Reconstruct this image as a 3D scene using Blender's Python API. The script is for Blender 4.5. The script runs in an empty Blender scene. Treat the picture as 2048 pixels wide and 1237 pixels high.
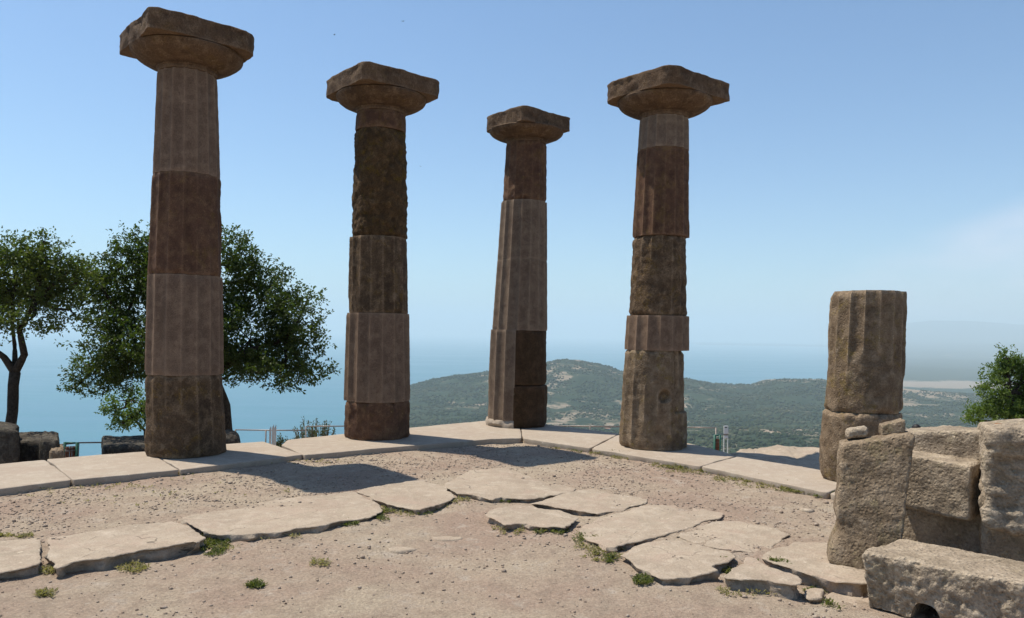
import bpy, bmesh, math, random
import numpy as np
from mathutils import Vector, Matrix, noise
SC = bpy.context.scene
COL = SC.collection
rad = math.radians

# ------------------------------------------------------------ camera
F_PX, PITCH, ROLL, EYE = 1572.0, 0.0281, 0.01762, 1.438
_u0 = Vector((0, -math.sin(PITCH), math.cos(PITCH)))
CD = Vector((0, math.cos(PITCH), math.sin(PITCH)))
CR = math.cos(ROLL) * Vector((1, 0, 0)) + math.sin(ROLL) * _u0
CU = -math.sin(ROLL) * Vector((1, 0, 0)) + math.cos(ROLL) * _u0
CE = Vector((0, 0, EYE))
cam_data = bpy.data.cameras.new('camera')
cam_data.sensor_width = 36
cam_data.lens = F_PX / 2048 * 36
cam_data.clip_start = 0.05
cam_data.clip_end = 120000
cam = bpy.data.objects.new('camera', cam_data)
COL.objects.link(cam)
cam.matrix_world = Matrix(((CR.x, CU.x, -CD.x, 0), (CR.y, CU.y, -CD.y, 0), (CR.z, CU.z, -CD.z, EYE), (0, 0, 0, 1)))
SC.camera = cam

# ------------------------------------------------------------ sun, sky, exposure
SUN_EL = rad(64.5)
SUN_H = Vector((-0.91, 0.414)).normalized()
sun_dir = Vector((SUN_H.x * math.cos(SUN_EL), SUN_H.y * math.cos(SUN_EL), math.sin(SUN_EL)))
sl = bpy.data.lights.new('sun', 'SUN')
sl.energy = 4.9
sl.angle = rad(0.53)
sl.color = (1.0, 0.93, 0.82)
so = bpy.data.objects.new('sun', sl)
COL.objects.link(so)
so.rotation_euler = sun_dir.to_track_quat('Z', 'Y').to_euler()
so.location = (-20, 10, 40)

world = bpy.data.worlds.new('World')
SC.world = world
world.use_nodes = True
wn = world.node_tree.nodes
wl = world.node_tree.links
for n in list(wn):
    wn.remove(n)
sky = wn.new('ShaderNodeTexSky')
sky.sky_type = 'NISHITA'
sky.sun_disc = False
sky.sun_elevation = SUN_EL
sky.sun_rotation = math.atan2(SUN_H.x, SUN_H.y)
sky.altitude = 200
sky.air_density = 1.0
sky.dust_density = 0.8
sky.ozone_density = 2.0
bg = wn.new('ShaderNodeBackground')
bg.inputs['Strength'].default_value = 0.096
wo = wn.new('ShaderNodeOutputWorld')
# faint cirrus low in the sky to the right
tc = wn.new('ShaderNodeTexCoord')
sep = wn.new('ShaderNodeSeparateXYZ')
wl.new(tc.outputs['Generated'], sep.inputs[0])
mp = wn.new('ShaderNodeMapping')
mp.inputs['Scale'].default_value = (5.0, 5.0, 17.0)
mp.inputs['Rotation'].default_value = (0, rad(-9), 0)
wl.new(tc.outputs['Generated'], mp.inputs[0])
cn = wn.new('ShaderNodeTexNoise')
cn.inputs['Scale'].default_value = 1.0
cn.inputs['Detail'].default_value = 7
cn.inputs['Roughness'].default_value = 0.5
wl.new(mp.outputs[0], cn.inputs['Vector'])


def wmath(op, a, b=None, c=None, clamp=False):
    m = wn.new('ShaderNodeMath')
    m.operation = op
    m.use_clamp = clamp
    for i, v in enumerate((a, b, c)):
        if v is None:
            continue
        if isinstance(v, (int, float)):
            m.inputs[i].default_value = v
        else:
            wl.new(v, m.inputs[i])
    return m.outputs[0]


def wmap(v, a, b, c, d):
    m = wn.new('ShaderNodeMapRange')
    m.interpolation_type = 'SMOOTHSTEP'
    wl.new(v, m.inputs[0])
    for i, q in enumerate((a, b, c, d)):
        m.inputs[i + 1].default_value = q
    return m.outputs[0]


cm = wmap(cn.outputs[0], 0.34, 0.60, 0.25, 1.0)
az = wmap(sep.outputs[0], 0.30, 0.50, 0, 1)
top = wmath('MULTIPLY_ADD', sep.outputs[0], 0.42, -0.080)
dz = wmath('SUBTRACT', top, sep.outputs[2])
el = wmap(dz, -0.015, 0.03, 0, 1)
cf = wmath('MULTIPLY', wmath('MULTIPLY', cm, az), el)
cf = wmath('MULTIPLY', cf, 0.5, clamp=True)
gr = wn.new('ShaderNodeMix')
gr.data_type = 'RGBA'
gr.inputs['B'].default_value = (7.6, 7.4, 8.3, 1)
hue = wn.new('ShaderNodeMix')
hue.data_type = 'RGBA'
hue.blend_type = 'MULTIPLY'
hue.inputs['Factor'].default_value = 1.0
hue.inputs['B'].default_value = (0.95, 1.13, 1.25, 1)
wl.new(sky.outputs[0], hue.inputs['A'])
wl.new(hue.outputs['Result'], gr.inputs['A'])
wl.new(cf, gr.inputs['Factor'])
wl.new(gr.outputs['Result'], bg.inputs['Color'])
wl.new(bg.outputs[0], wo.inputs[0])

SC.view_settings.view_transform = 'Standard'
SC.view_settings.look = 'None'
SC.view_settings.exposure = 0.35
SC.view_settings.gamma = 1.0
SC.render.engine = 'CYCLES'
SC.cycles.volume_bounces = 1
SC.cycles.max_bounces = 8


# ------------------------------------------------------------ helpers
def ray(x, y):
    return CD + (x - 1024) / F_PX * CR - (y - 618.5) / F_PX * CU


def G(x, y, z):                      # a pixel of the photo on the plane of height z
    v = ray(x, y)
    return CE + v * ((z - EYE) / v.z)


def P(x, y, Y):                      # a pixel of the photo at distance Y ahead
    v = ray(x, y)
    return CE + v * (Y / v.y)


def fr(v, o=4):                      # fractal noise about -1..1
    return noise.fractal(v, 1.0, 2.0, o, noise_basis='PERLIN_ORIGINAL')


def ss(a, b, x):
    t = min(1, max(0, (x - a) / (b - a)))
    return t * t * (3 - 2 * t)


def thing(name, label, cat, loc=(0, 0, 0), group=None):
    o = bpy.data.objects.new(name, None)
    o.empty_display_size = 0.3
    COL.objects.link(o)
    o.location = loc
    return tag(o, label, cat, group)


def tag(o, label=None, cat=None, group=None, kind=None):
    if label: o['label'] = label
    if cat: o['category'] = cat
    if group: o['group'] = group
    if kind: o['kind'] = kind
    return o


def world_loc(o):
    v = Vector((0, 0, 0))
    while o is not None:
        v = v + o.location
        o = o.parent
    return v


def mobj(name, verts, faces, mat, parent=None, origin=None, smooth=True, sharp=None):
    """verts in world coordinates; origin = where the object's own origin sits"""
    if parent is not None:
        base = world_loc(parent)
        org = base
        loc = Vector((0, 0, 0))
    else:
        org = Vector(origin) if origin is not None else Vector((0, 0, 0))
        loc = org
    va = np.array([tuple(v) for v in verts], dtype=np.float64) - np.array(tuple(org))
    me = bpy.data.meshes.new(name)
    me.from_pydata(va.tolist(), [], [tuple(f) for f in faces])
    me.update()
    if smooth:
        me.polygons.foreach_set('use_smooth', [True] * len(me.polygons))
        if sharp:
            me.set_sharp_from_angle(angle=rad(sharp))
    if isinstance(mat, (list, tuple)):
        for m in mat:
            me.materials.append(m)
    else:
        me.materials.append(mat)
    o = bpy.data.objects.new(name, me)
    COL.objects.link(o)
    o.location = loc
    o.parent = parent
    return o


class MB:
    def __init__(s):
        s.v = []
        s.f = []

    def add(s, v, f):
        n = len(s.v)
        s.v += [Vector(p) for p in v]
        s.f += [tuple(i + n for i in q) for q in f]
        return s

    def tube(s, pts, rs, seg=8, cap=True):
        pts = [Vector(p) for p in pts]
        n = len(pts)
        V, Fc = [], []
        up = Vector((0.13, 0.21, 1)).normalized()
        for i, p in enumerate(pts):
            t = (pts[min(n - 1, i + 1)] - pts[max(0, i - 1)]).normalized()
            a = t.cross(up)
            if a.length < 0.05:
                a = t.cross(Vector((1, 0, 0)))
            a.normalize()
            b = t.cross(a)
            for k in range(seg):
                th = 2 * math.pi * k / seg
                V.append(p + (a * math.cos(th) + b * math.sin(th)) * rs[i])
        for i in range(n - 1):
            for k in range(seg):
                k2 = (k + 1) % seg
                Fc.append((i * seg + k, i * seg + k2, (i + 1) * seg + k2, (i + 1) * seg + k))
        if cap:
            Fc.append(tuple(range(seg - 1, -1, -1)))
            Fc.append(tuple(range((n - 1) * seg, n * seg)))
        return s.add(V, Fc)

    def box(s, c, h, rz=0, bev=0):
        c = Vector(c)
        R = Matrix.Rotation(rz, 3, 'Z')
        bm = bmesh.new()
        bmesh.ops.create_cube(bm, size=2)
        for v in bm.verts:
            v.co = Vector((v.co.x * h[0], v.co.y * h[1], v.co.z * h[2]))
        if bev:
            bmesh.ops.bevel(bm, geom=bm.edges[:], offset=bev, segments=2, affect='EDGES')
        bm.verts.index_update()
        s.add([c + R @ v.co for v in bm.verts], [[q.index for q in f.verts] for f in bm.faces])
        bm.free()
        return s

    def obj(s, name, mat, parent=None, origin=None, smooth=True, sharp=None):
        return mobj(name, s.v, s.f, mat, parent, origin, smooth, sharp)


# ------------------------------------------------------------ materials
class NT:
    def __init__(s, name):
        s.m = bpy.data.materials.new(name)
        s.m.use_nodes = True
        s.n = s.m.node_tree.nodes
        s.l = s.m.node_tree.links
        s.b = s.n['Principled BSDF']
        s.out = s.n['Material Output']
        s.tc = s.n.new('ShaderNodeTexCoord')
        s.oi = s.n.new('ShaderNodeObjectInfo')

    def put(s, sock, v):
        if isinstance(v, (int, float, tuple)):
            sock.default_value = v
        else:
            s.l.new(v, sock)

    def coord(s, rnd=True, scale=(1, 1, 1)):
        a = s.n.new('ShaderNodeVectorMath')
        a.operation = 'MULTIPLY_ADD'
        s.l.new(s.tc.outputs['Object'], a.inputs[0])
        a.inputs[1].default_value = scale
        if rnd:
            b = s.n.new('ShaderNodeMath')
            b.operation = 'MULTIPLY'
            b.inputs[1].default_value = 57.0
            s.l.new(s.oi.outputs['Random'], b.inputs[0])
            s.l.new(b.outputs[0], a.inputs[2])
        return a.outputs[0]

    def noise(s, vec, scale, detail=5, rough=0.55, dist=0.0):
        t = s.n.new('ShaderNodeTexNoise')
        s.l.new(vec, t.inputs['Vector'])
        t.inputs['Scale'].default_value = scale
        t.inputs['Detail'].default_value = detail
        t.inputs['Roughness'].default_value = rough
        t.inputs['Distortion'].default_value = dist
        return t.outputs[0]

    def voro(s, vec, scale, feat='F1'):
        t = s.n.new('ShaderNodeTexVoronoi')
        t.feature = feat
        s.l.new(vec, t.inputs['Vector'])
        t.inputs['Scale'].default_value = scale
        return t.outputs['Distance']

    def rng(s, v, a, b, c=0.0, d=1.0):
        m = s.n.new('ShaderNodeMapRange')
        s.l.new(v, m.inputs[0])
        for i, q in enumerate((a, b, c, d)):
            m.inputs[i + 1].default_value = q
        return m.outputs[0]

    def mix(s, f, a, b, mode='MIX'):
        m = s.n.new('ShaderNodeMix')
        m.data_type = 'RGBA'
        m.blend_type = mode
        s.put(m.inputs['Factor'], f)
        s.put(m.inputs['A'], a if not isinstance(a, tuple) else (*a[:3], 1))
        s.put(m.inputs['B'], b if not isinstance(b, tuple) else (*b[:3], 1))
        return m.outputs['Result']

    def math(s, op, a, b=0.0, clamp=False):
        m = s.n.new('ShaderNodeMath')
        m.operation = op
        m.use_clamp = clamp
        s.put(m.inputs[0], a)
        s.put(m.inputs[1], b)
        return m.outputs[0]

    def bump(s, h, strength, dist, prev=None):
        b = s.n.new('ShaderNodeBump')
        b.inputs['Strength'].default_value = strength
        b.inputs['Distance'].default_value = dist
        s.l.new(h, b.inputs['Height'])
        if prev is not None:
            s.l.new(prev, b.inputs['Normal'])
        return b.outputs[0]

    def fin(s, col, rough=0.9, normal=None, spec=0.2):
        s.put(s.b.inputs['Base Color'], col if not isinstance(col, tuple) else (*col[:3], 1))
        s.put(s.b.inputs['Roughness'], rough)
        s.b.inputs['Specular IOR Level'].default_value = spec
        if normal is not None:
            s.l.new(normal, s.b.inputs['Normal'])
        return s.m


def stone(name, base, dark, light, lichen=None, lich_amt=0.5, grain=90, grain_amt=0.35, streak=0.0,
          bump1=0.012, bump2=0.004, pits=0.0, rust=None, wear_shading=0.0, soil=None, cracks=0.0):
    t = NT(name)
    v = t.coord()
    n1 = t.noise(v, 2.3, 6, 0.6, 0.4)
    n2 = t.noise(v, 9.0, 6, 0.65)
    n3 = t.noise(v, grain, 3, 0.7)
    c = t.mix(t.rng(n1, 0.35, 0.65), dark, base)
    c = t.mix(t.rng(n2, 0.48, 0.72), c, light)
    if streak:
        vs = t.coord(True, (1, 1, 0.12))
        n5 = t.noise(vs, 7, 5, 0.6)
        c = t.mix(t.rng(n5, 0.5, 0.75, 0, streak), c, tuple(q * 0.45 for q in dark))
    if lichen:
        n4 = t.noise(v, 4.2, 8, 0.72, 0.8)
        n6 = t.noise(v, 23, 4, 0.6)
        m = t.math('MULTIPLY', t.rng(n4, 0.53, 0.60), t.rng(n6, 0.35, 0.6))
        c = t.mix(t.math('MULTIPLY', m, lich_amt), c, lichen)
        # pale crustose spots
        vo = t.voro(v, 17)
        sp = t.math('MULTIPLY', t.rng(vo, 0.24, 0.12), t.rng(n4, 0.5, 0.62))
        c = t.mix(t.math('MULTIPLY', sp, 0.5), c, tuple(min(1, q * 1.7) for q in light))
    if rust:
        n7 = t.noise(v, 3.1, 5, 0.6)
        c = t.mix(t.math('MULTIPLY', t.rng(n7, 0.68, 0.72), 0.8), c, rust)
    if wear_shading:
        # rubbed edges paler, grooves darker: relief light and shade painted into the colour
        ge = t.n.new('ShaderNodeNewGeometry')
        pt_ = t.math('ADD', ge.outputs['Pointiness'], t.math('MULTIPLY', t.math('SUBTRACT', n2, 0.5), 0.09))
        c = t.mix(t.rng(pt_, 0.512, 0.56, 0, wear_shading), c, tuple(min(1, q * 1.55) for q in light))
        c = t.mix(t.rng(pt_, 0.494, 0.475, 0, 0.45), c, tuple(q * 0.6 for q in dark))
    if soil:
        n8 = t.noise(v, 2.9, 7, 0.7, 0.5)
        c = t.mix(t.rng(n8, 0.50, 0.66, 0, 0.7), c, soil)
    ck = None
    if cracks:
        wv = t.n.new('ShaderNodeVectorMath')
        wv.operation = 'MULTIPLY_ADD'
        t.l.new(t.n.new('ShaderNodeTexNoise').outputs['Color'], wv.inputs[0])
        wv.inputs[1].default_value = (0.25, 0.25, 0.25)
        t.l.new(v, wv.inputs[2])
        ed = t.voro(wv.outputs[0], 2.1, 'DISTANCE_TO_EDGE')
        ck = t.math('MULTIPLY', t.rng(ed, 0.012, 0.003), t.rng(n1, 0.5, 0.6))
        c = t.mix(t.math('MULTIPLY', ck, cracks), c, tuple(q * 0.35 for q in dark))
    vb = t.voro(v, 61)
    c = t.mix(t.math('MULTIPLY', t.rng(vb, 0.22, 0.12), 0.45), c, tuple(q * 0.55 for q in dark))
    g = t.mix(t.rng(n3, 0.25, 0.75), (1 - grain_amt,) * 3, (1 + grain_amt,) * 3)
    c = t.mix(1.0, c, g, 'MULTIPLY')
    nb = t.bump(n2, 0.9, bump1)
    nb = t.bump(n3, 0.8, bump2, nb)
    if pits:
        pv = t.voro(v, 38)
        ph = t.rng(pv, 0.0, 0.45)
        nb = t.bump(ph, 0.7, pits, nb)
    return t.fin(c, 0.92, nb, 0.15)


M = {}
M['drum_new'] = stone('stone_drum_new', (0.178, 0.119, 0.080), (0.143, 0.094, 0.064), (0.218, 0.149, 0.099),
                      grain=130, grain_amt=0.5, streak=0.25, bump1=0.004, bump2=0.003, wear_shading=0.33)
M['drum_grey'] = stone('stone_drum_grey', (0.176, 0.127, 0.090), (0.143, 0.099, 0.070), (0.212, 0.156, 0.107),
                       grain=130, grain_amt=0.5, streak=0.3, bump1=0.005, bump2=0.003, wear_shading=0.33)
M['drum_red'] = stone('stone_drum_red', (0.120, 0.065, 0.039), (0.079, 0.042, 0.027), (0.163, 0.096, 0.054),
                      lichen=(0.127, 0.078, 0.018), lich_amt=0.45, grain=90, grain_amt=0.45, streak=0.4, bump1=0.01, wear_shading=0.33)
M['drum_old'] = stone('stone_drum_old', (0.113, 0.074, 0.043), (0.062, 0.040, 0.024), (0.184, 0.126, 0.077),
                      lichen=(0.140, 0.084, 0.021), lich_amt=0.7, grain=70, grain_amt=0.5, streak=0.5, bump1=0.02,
                      bump2=0.006, pits=0.006, wear_shading=0.45)
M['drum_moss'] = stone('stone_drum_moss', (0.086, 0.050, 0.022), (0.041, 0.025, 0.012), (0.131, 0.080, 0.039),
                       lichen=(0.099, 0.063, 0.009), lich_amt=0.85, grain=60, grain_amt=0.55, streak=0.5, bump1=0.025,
                       bump2=0.008, pits=0.008, wear_shading=0.20)
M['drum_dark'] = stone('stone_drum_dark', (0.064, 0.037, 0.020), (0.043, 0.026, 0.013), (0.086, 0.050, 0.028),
                       grain=60, grain_amt=0.4, streak=0.4, bump1=0.012, bump2=0.005, wear_shading=0.20)
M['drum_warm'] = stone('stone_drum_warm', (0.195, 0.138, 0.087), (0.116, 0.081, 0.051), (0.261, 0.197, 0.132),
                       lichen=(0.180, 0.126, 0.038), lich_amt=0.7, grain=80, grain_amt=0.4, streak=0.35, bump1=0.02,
                       bump2=0.006, pits=0.006, wear_shading=0.35)
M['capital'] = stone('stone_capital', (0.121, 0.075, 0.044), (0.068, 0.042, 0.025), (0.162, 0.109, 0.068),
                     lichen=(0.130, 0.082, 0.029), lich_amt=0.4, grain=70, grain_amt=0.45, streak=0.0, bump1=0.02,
                     bump2=0.006, pits=0.004, wear_shading=0.25)
M['stylobate'] = stone('stone_stylobate', (0.360, 0.300, 0.231), (0.322, 0.259, 0.199), (0.406, 0.345, 0.274),
                       grain=110, grain_amt=0.16, bump1=0.004, bump2=0.0025, lichen=(0.300, 0.253, 0.190), lich_amt=0.35, soil=(0.340, 0.269, 0.205))
M['paving'] = stone('stone_paving', (0.357, 0.289, 0.215), (0.291, 0.231, 0.171), (0.405, 0.335, 0.257),
                    grain=85, grain_amt=0.22, bump1=0.012, bump2=0.004, pits=0.003, lichen=(0.282, 0.237, 0.174), lich_amt=0.55, soil=(0.332, 0.249, 0.187), cracks=0.8)
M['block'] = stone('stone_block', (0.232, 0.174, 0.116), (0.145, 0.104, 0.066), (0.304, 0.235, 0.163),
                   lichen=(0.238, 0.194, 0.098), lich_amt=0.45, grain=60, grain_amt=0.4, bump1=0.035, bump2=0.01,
                   pits=0.012, wear_shading=0.30)
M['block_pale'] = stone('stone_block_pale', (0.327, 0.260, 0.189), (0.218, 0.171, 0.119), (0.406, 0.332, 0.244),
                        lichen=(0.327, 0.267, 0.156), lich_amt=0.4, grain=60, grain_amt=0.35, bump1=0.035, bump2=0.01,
                        pits=0.010, rust=(0.295, 0.108, 0.027), wear_shading=0.30)
M['rock_dark'] = stone('rock_dark', (0.077, 0.066, 0.051), (0.036, 0.030, 0.024), (0.130, 0.113, 0.088),
                       lichen=(0.142, 0.130, 0.083), lich_amt=0.5, grain=40, grain_amt=0.4, bump1=0.04, bump2=0.012,
                       pits=0.01)


def mat_ground():
    t = NT('gravel_soil')
    v = t.coord(False)
    n1 = t.noise(v, 0.9, 6, 0.6, 0.3)
    n2 = t.noise(v, 6, 7, 0.7)
    n3 = t.noise(v, 55, 4, 0.75)
    vo = t.voro(v, 65)
    c = t.mix(t.rng(n1, 0.38, 0.62), (0.3200, 0.2331, 0.1738), (0.3752, 0.3042, 0.2212))
    n9 = t.noise(v, 2.3, 5, 0.65, 1.0)
    c = t.mix(t.rng(n9, 0.55, 0.70, 0, 0.6), c, (0.2765, 0.2251, 0.1699))
    c = t.mix(t.rng(n2, 0.5, 0.75), c, (0.2607, 0.1975, 0.1462))
    c = t.mix(t.rng(n2, 0.45, 0.28), c, (0.3950, 0.3318, 0.2647))
    n4 = t.noise(v, 21, 6, 0.78)
    g = t.mix(t.rng(n3, 0.25, 0.75), (0.62,) * 3, (1.36,) * 3)
    c = t.mix(1.0, c, g, 'MULTIPLY')
    c = t.mix(t.math('MULTIPLY', t.rng(n4, 0.56, 0.68), 0.5), c, (0.2133, 0.1580, 0.1145))
    c = t.mix(t.math('MULTIPLY', t.rng(n4, 0.42, 0.33), 0.5), c, (0.4187, 0.3595, 0.2883))
    st = t.math('MULTIPLY', t.rng(vo, 0.30, 0.16), t.rng(t.noise(v, 30, 2, 0.5), 0.52, 0.58))
    c = t.mix(t.math('MULTIPLY', st, 0.7), c, (0.3950, 0.3397, 0.2765))
    nb = t.bump(n2, 0.8, 0.03)
    nb = t.bump(n4, 0.9, 0.02, nb)
    nb = t.bump(n3, 0.9, 0.008, nb)
    nb = t.bump(st, 0.8, 0.006, nb)
    return t.fin(c, 0.95, nb, 0.1)


def mat_simple(name, col, rough=0.6, metal=0.0, var=0.15, scale=25, spec=0.3):
    t = NT(name)
    v = t.coord()
    n = t.noise(v, scale, 4, 0.6)
    c = t.mix(t.rng(n, 0.3, 0.7), tuple(q * (1 - var) for q in col), tuple(min(1, q * (1 + var)) for q in col))
    m = t.fin(c, rough, t.bump(n, 0.3, 0.002), spec)
    t.b.inputs['Metallic'].default_value = metal
    return m


def mat_leaf(name, a, b, c3, trans=0.35, patch=1.1):
    t = NT(name)
    v = t.coord()
    n = t.noise(v, patch, 3, 0.6)
    n2 = t.noise(v, 14, 2, 0.6)
    c = t.mix(t.rng(n, 0.38, 0.62), a, b)
    c = t.mix(t.rng(n2, 0.5, 0.75), c, c3)
    t.fin(c, 0.55, None, 0.25)
    tr = t.n.new('ShaderNodeBsdfTranslucent')
    t.l.new(t.mix(1.0, c, (1.5, 1.7, 0.7), 'MULTIPLY'), tr.inputs[0])
    mx = t.n.new('ShaderNodeMixShader')
    mx.inputs[0].default_value = trans
    t.l.new(t.b.outputs[0], mx.inputs[1])
    t.l.new(tr.outputs[0], mx.inputs[2])
    t.l.new(mx.outputs[0], t.out.inputs[0])
    return t.m


M['ground'] = mat_ground()
M['bark'] = mat_simple('bark', (0.05, 0.038, 0.028), 0.9, 0, 0.5, 30, 0.1)
M['bark_pale'] = mat_simple('bark_pale', (0.16, 0.13, 0.095), 0.9, 0, 0.3, 30, 0.1)
M['leaf_dark'] = mat_leaf('leaf_dark', (0.0368, 0.0599, 0.0136), (0.0599, 0.0890, 0.0175), (0.0871, 0.1016, 0.0212))
M['leaf_mid'] = mat_leaf('leaf_mid', (0.0581, 0.0852, 0.0194), (0.0919, 0.1209, 0.0251), (0.1306, 0.1355, 0.0339))
M['leaf_light'] = mat_leaf('leaf_light', (0.0726, 0.1161, 0.0271), (0.1113, 0.1597, 0.0339), (0.1451, 0.1838, 0.0435))
M['leaf_olive'] = mat_leaf('leaf_olive', (0.0574, 0.0697, 0.0287), (0.0820, 0.0902, 0.0410), (0.1230, 0.1230, 0.0656))
M['weed'] = mat_leaf('weed_green', (0.0820, 0.0984, 0.0287), (0.1230, 0.1312, 0.0451), (0.1968, 0.1804, 0.0820))
M['drygrass'] = mat_leaf('weed_dry', (0.1968, 0.1722, 0.0820), (0.2460, 0.2091, 0.1148), (0.3034, 0.2542, 0.1476))
M['metal'] = mat_simple('rail_metal', (0.26, 0.22, 0.19), 0.5, 0.4)
M['white'] = mat_simple('white_paint', (0.7, 0.7, 0.68), 0.5, 0, 0.05)
M['black'] = mat_simple('black_paint', (0.03, 0.03, 0.03), 0.5)
M['green'] = mat_simple('green_paint', (0.015, 0.09, 0.06), 0.45, 0, 0.15)
M['wood'] = mat_simple('bin_wood', (0.20, 0.085, 0.045), 0.7, 0, 0.35)
M['skin'] = mat_simple('skin', (0.45, 0.27, 0.19), 0.55, 0, 0.05)
M['hair'] = mat_simple('hair', (0.012, 0.010, 0.010), 0.6, 0, 0.3)
M['shirt'] = mat_simple('shirt', (0.55, 0.55, 0.60), 0.8, 0, 0.08)
M['trousers'] = mat_simple('trousers', (0.06, 0.07, 0.10), 0.8, 0, 0.1)
M['bird'] = mat_simple('feathers', (0.03, 0.035, 0.045), 0.7)


# ------------------------------------------------------------ shape builders
def resample(poly, ds):
    out = []
    n = len(poly)
    for i in range(n):
        a, b = poly[i], poly[(i + 1) % n]
        k = max(1, int(round((b - a).length / ds)))
        for j in range(k):
            out.append(a.lerp(b, j / k))
    return out


def slab(poly, ztop, thick, ds=0.03, edge=0.012, bev=0.012, top_amp=0.004, side_amp=0.012, seed=0.0, ztop_fn=None,
         undercut=0.0, smooth_iter=1):
    """stone slab with chipped edges: poly = list of 2D points, plan outline"""
    pts = [Vector((p[0], p[1])) for p in poly]
    ar = sum(pts[i].x * pts[(i + 1) % len(pts)].y - pts[(i + 1) % len(pts)].x * pts[i].y for i in range(len(pts)))
    if ar < 0:
        pts.reverse()
    pts = resample(pts, ds)
    for _ in range(smooth_iter):
        n = len(pts)
        pts = [(pts[i - 1] + pts[i] * 2 + pts[(i + 1) % n]) / 4 for i in range(n)]
    n = len(pts)
    cen = sum(pts, Vector((0, 0))) / n
    # outward normals
    nor = []
    for i in range(n):
        t = pts[(i + 1) % n] - pts[i - 1]
        if t.length < 1e-9: t = Vector((1, 0))
        nor.append(Vector((t.y, -t.x)).normalized())
    P2 = []
    for i, p in enumerate(pts):
        e = fr(Vector((p.x * 5, p.y * 5, seed)), 5) * edge + min(0, fr(Vector((p.x * 2.1, p.y * 2.1, seed + 9)), 2) + 0.1) * edge * 3 + fr(Vector((p.x * 19, p.y * 19, seed + 4)), 3) * edge * 0.45
        P2.append(p + nor[i] * e)
    V, Fc = [], []

    def zt(x, y):
        z = ztop + fr(Vector((x * 3, y * 3, seed + 3)), 4) * top_amp * 1.5 + fr(Vector((x * 14, y * 14, seed)), 3) * top_amp * 0.5
        if ztop_fn: z += ztop_fn(x, y)
        return z
    # top: centre out
    rings = []
    fr_top = [0.0, 0.12, 0.25, 0.38, 0.5, 0.62, 0.73, 0.83, 0.91, 0.97]
    V.append(Vector((cen.x, cen.y, zt(cen.x, cen.y))))
    for s_ in fr_top[1:]:
        r = []
        for i, p in enumerate(P2):
            q = cen.lerp(p - nor[i] * bev, s_)
            r.append(len(V))
            V.append(Vector((q.x, q.y, zt(q.x, q.y))))
        rings.append(r)
    for dd, dzz in ((1.0, 0.0), (0.35, 0.25), (0.0, 0.9)):
        r = []
        for i, p in enumerate(P2):
            q = p - nor[i] * bev * dd
            r.append(len(V))
            V.append(Vector((q.x, q.y, zt(q.x, q.y) - bev * dzz)))
        rings.append(r)
    k = max(2, int(thick / ds))
    for j in range(1, k + 1):
        r = []
        d = bev + (thick - bev) * j / k
        for i, p in enumerate(P2):
            a = fr(Vector((p.x * 7, p.y * 7, d * 9 + seed)), 4) * side_amp - side_amp * 0.4 - undercut * d
            q = p + nor[i] * a
            r.append(len(V))
            V.append(Vector((q.x, q.y, zt(p.x, p.y) - d)))
        rings.append(r)
    V.append(Vector((cen.x, cen.y, ztop - thick)))
    last = len(V) - 1
    for i in range(n):
        Fc.append((0, rings[0][i], rings[0][(i + 1) % n]))
        Fc.append((last, rings[-1][(i + 1) % n], rings[-1][i]))
    for a, b in zip(rings[:-1], rings[1:]):
        for i in range(n):
            i2 = (i + 1) % n
            Fc.append((a[i], b[i], b[i2], a[i2]))
    return V, Fc


def block(c8, n=(20, 20, 20), rnd=0.04, amp=0.02, fine=0.006, seed=0.0, warp=None, freq=4.0):
    """rounded rough block. c8[ix][iy][iz] corner points; local axes u (x), v (y), w (z)"""
    c = [[[Vector(c8[i][j][k]) for k in (0, 1)] for j in (0, 1)] for i in (0, 1)]
    size = ((c[1][0][0] - c[0][0][0]).length, (c[0][1][0] - c[0][0][0]).length, (c[0][0][1] - c[0][0][0]).length)
    V, idx, Fc = [], {}, []

    def vert(i, j, k):
        key = (i, j, k)
        if key in idx: return idx[key]
        p = Vector((i / n[0] * size[0], j / n[1] * size[1], k / n[2] * size[2]))
        q = Vector([min(max(p[a], rnd), size[a] - rnd) for a in range(3)])
        d = p - q
        if d.length > 1e-6:
            # d has max-norm rnd on the surface: push on to a ball
            p = q + d.normalized() * min(rnd, d.length)
            nrm = d.normalized()
        else:
            nrm = Vector((0, 0, 1))
        u, v, w = (p[a] / size[a] for a in range(3))
        X = Vector((0, 0, 0))
        for a in (0, 1):
            for b in (0, 1):
                for e in (0, 1):
                    X += c[a][b][e] * ((u if a else 1 - u) * (v if b else 1 - v) * (w if e else 1 - w))
        ax = [(c[1][0][0] - c[0][0][0]).normalized(), (c[0][1][0] - c[0][0][0]).normalized(), (c[0][0][1] - c[0][0][0]).normalized()]
        nw = ax[0] * nrm[0] + ax[1] * nrm[1] + ax[2] * nrm[2]
        s3 = Vector((seed, seed * 0.7, seed * 1.3))
        X = X + nw * (fr(X * freq + s3, 5) * amp + fr(X * 22 + s3, 4) * fine - amp * 0.3)
        if warp: X = warp(u, v, w, X)
        idx[key] = len(V)
        V.append(X)
        return idx[key]
    for (a, b, e) in ((0, 1, 2), (1, 2, 0), (2, 0, 1)):
        for side in (0, 1):
            for i in range(n[a]):
                for j in range(n[b]):
                    q = []
                    for (di, dj) in ((0, 0), (1, 0), (1, 1), (0, 1)):
                        k3 = [0, 0, 0]
                        k3[a] = i + di; k3[b] = j + dj; k3[e] = n[e] * side
                        q.append(vert(*k3))
                    if not side: q.reverse()
                    Fc.append(tuple(q))
    return V, Fc


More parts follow.
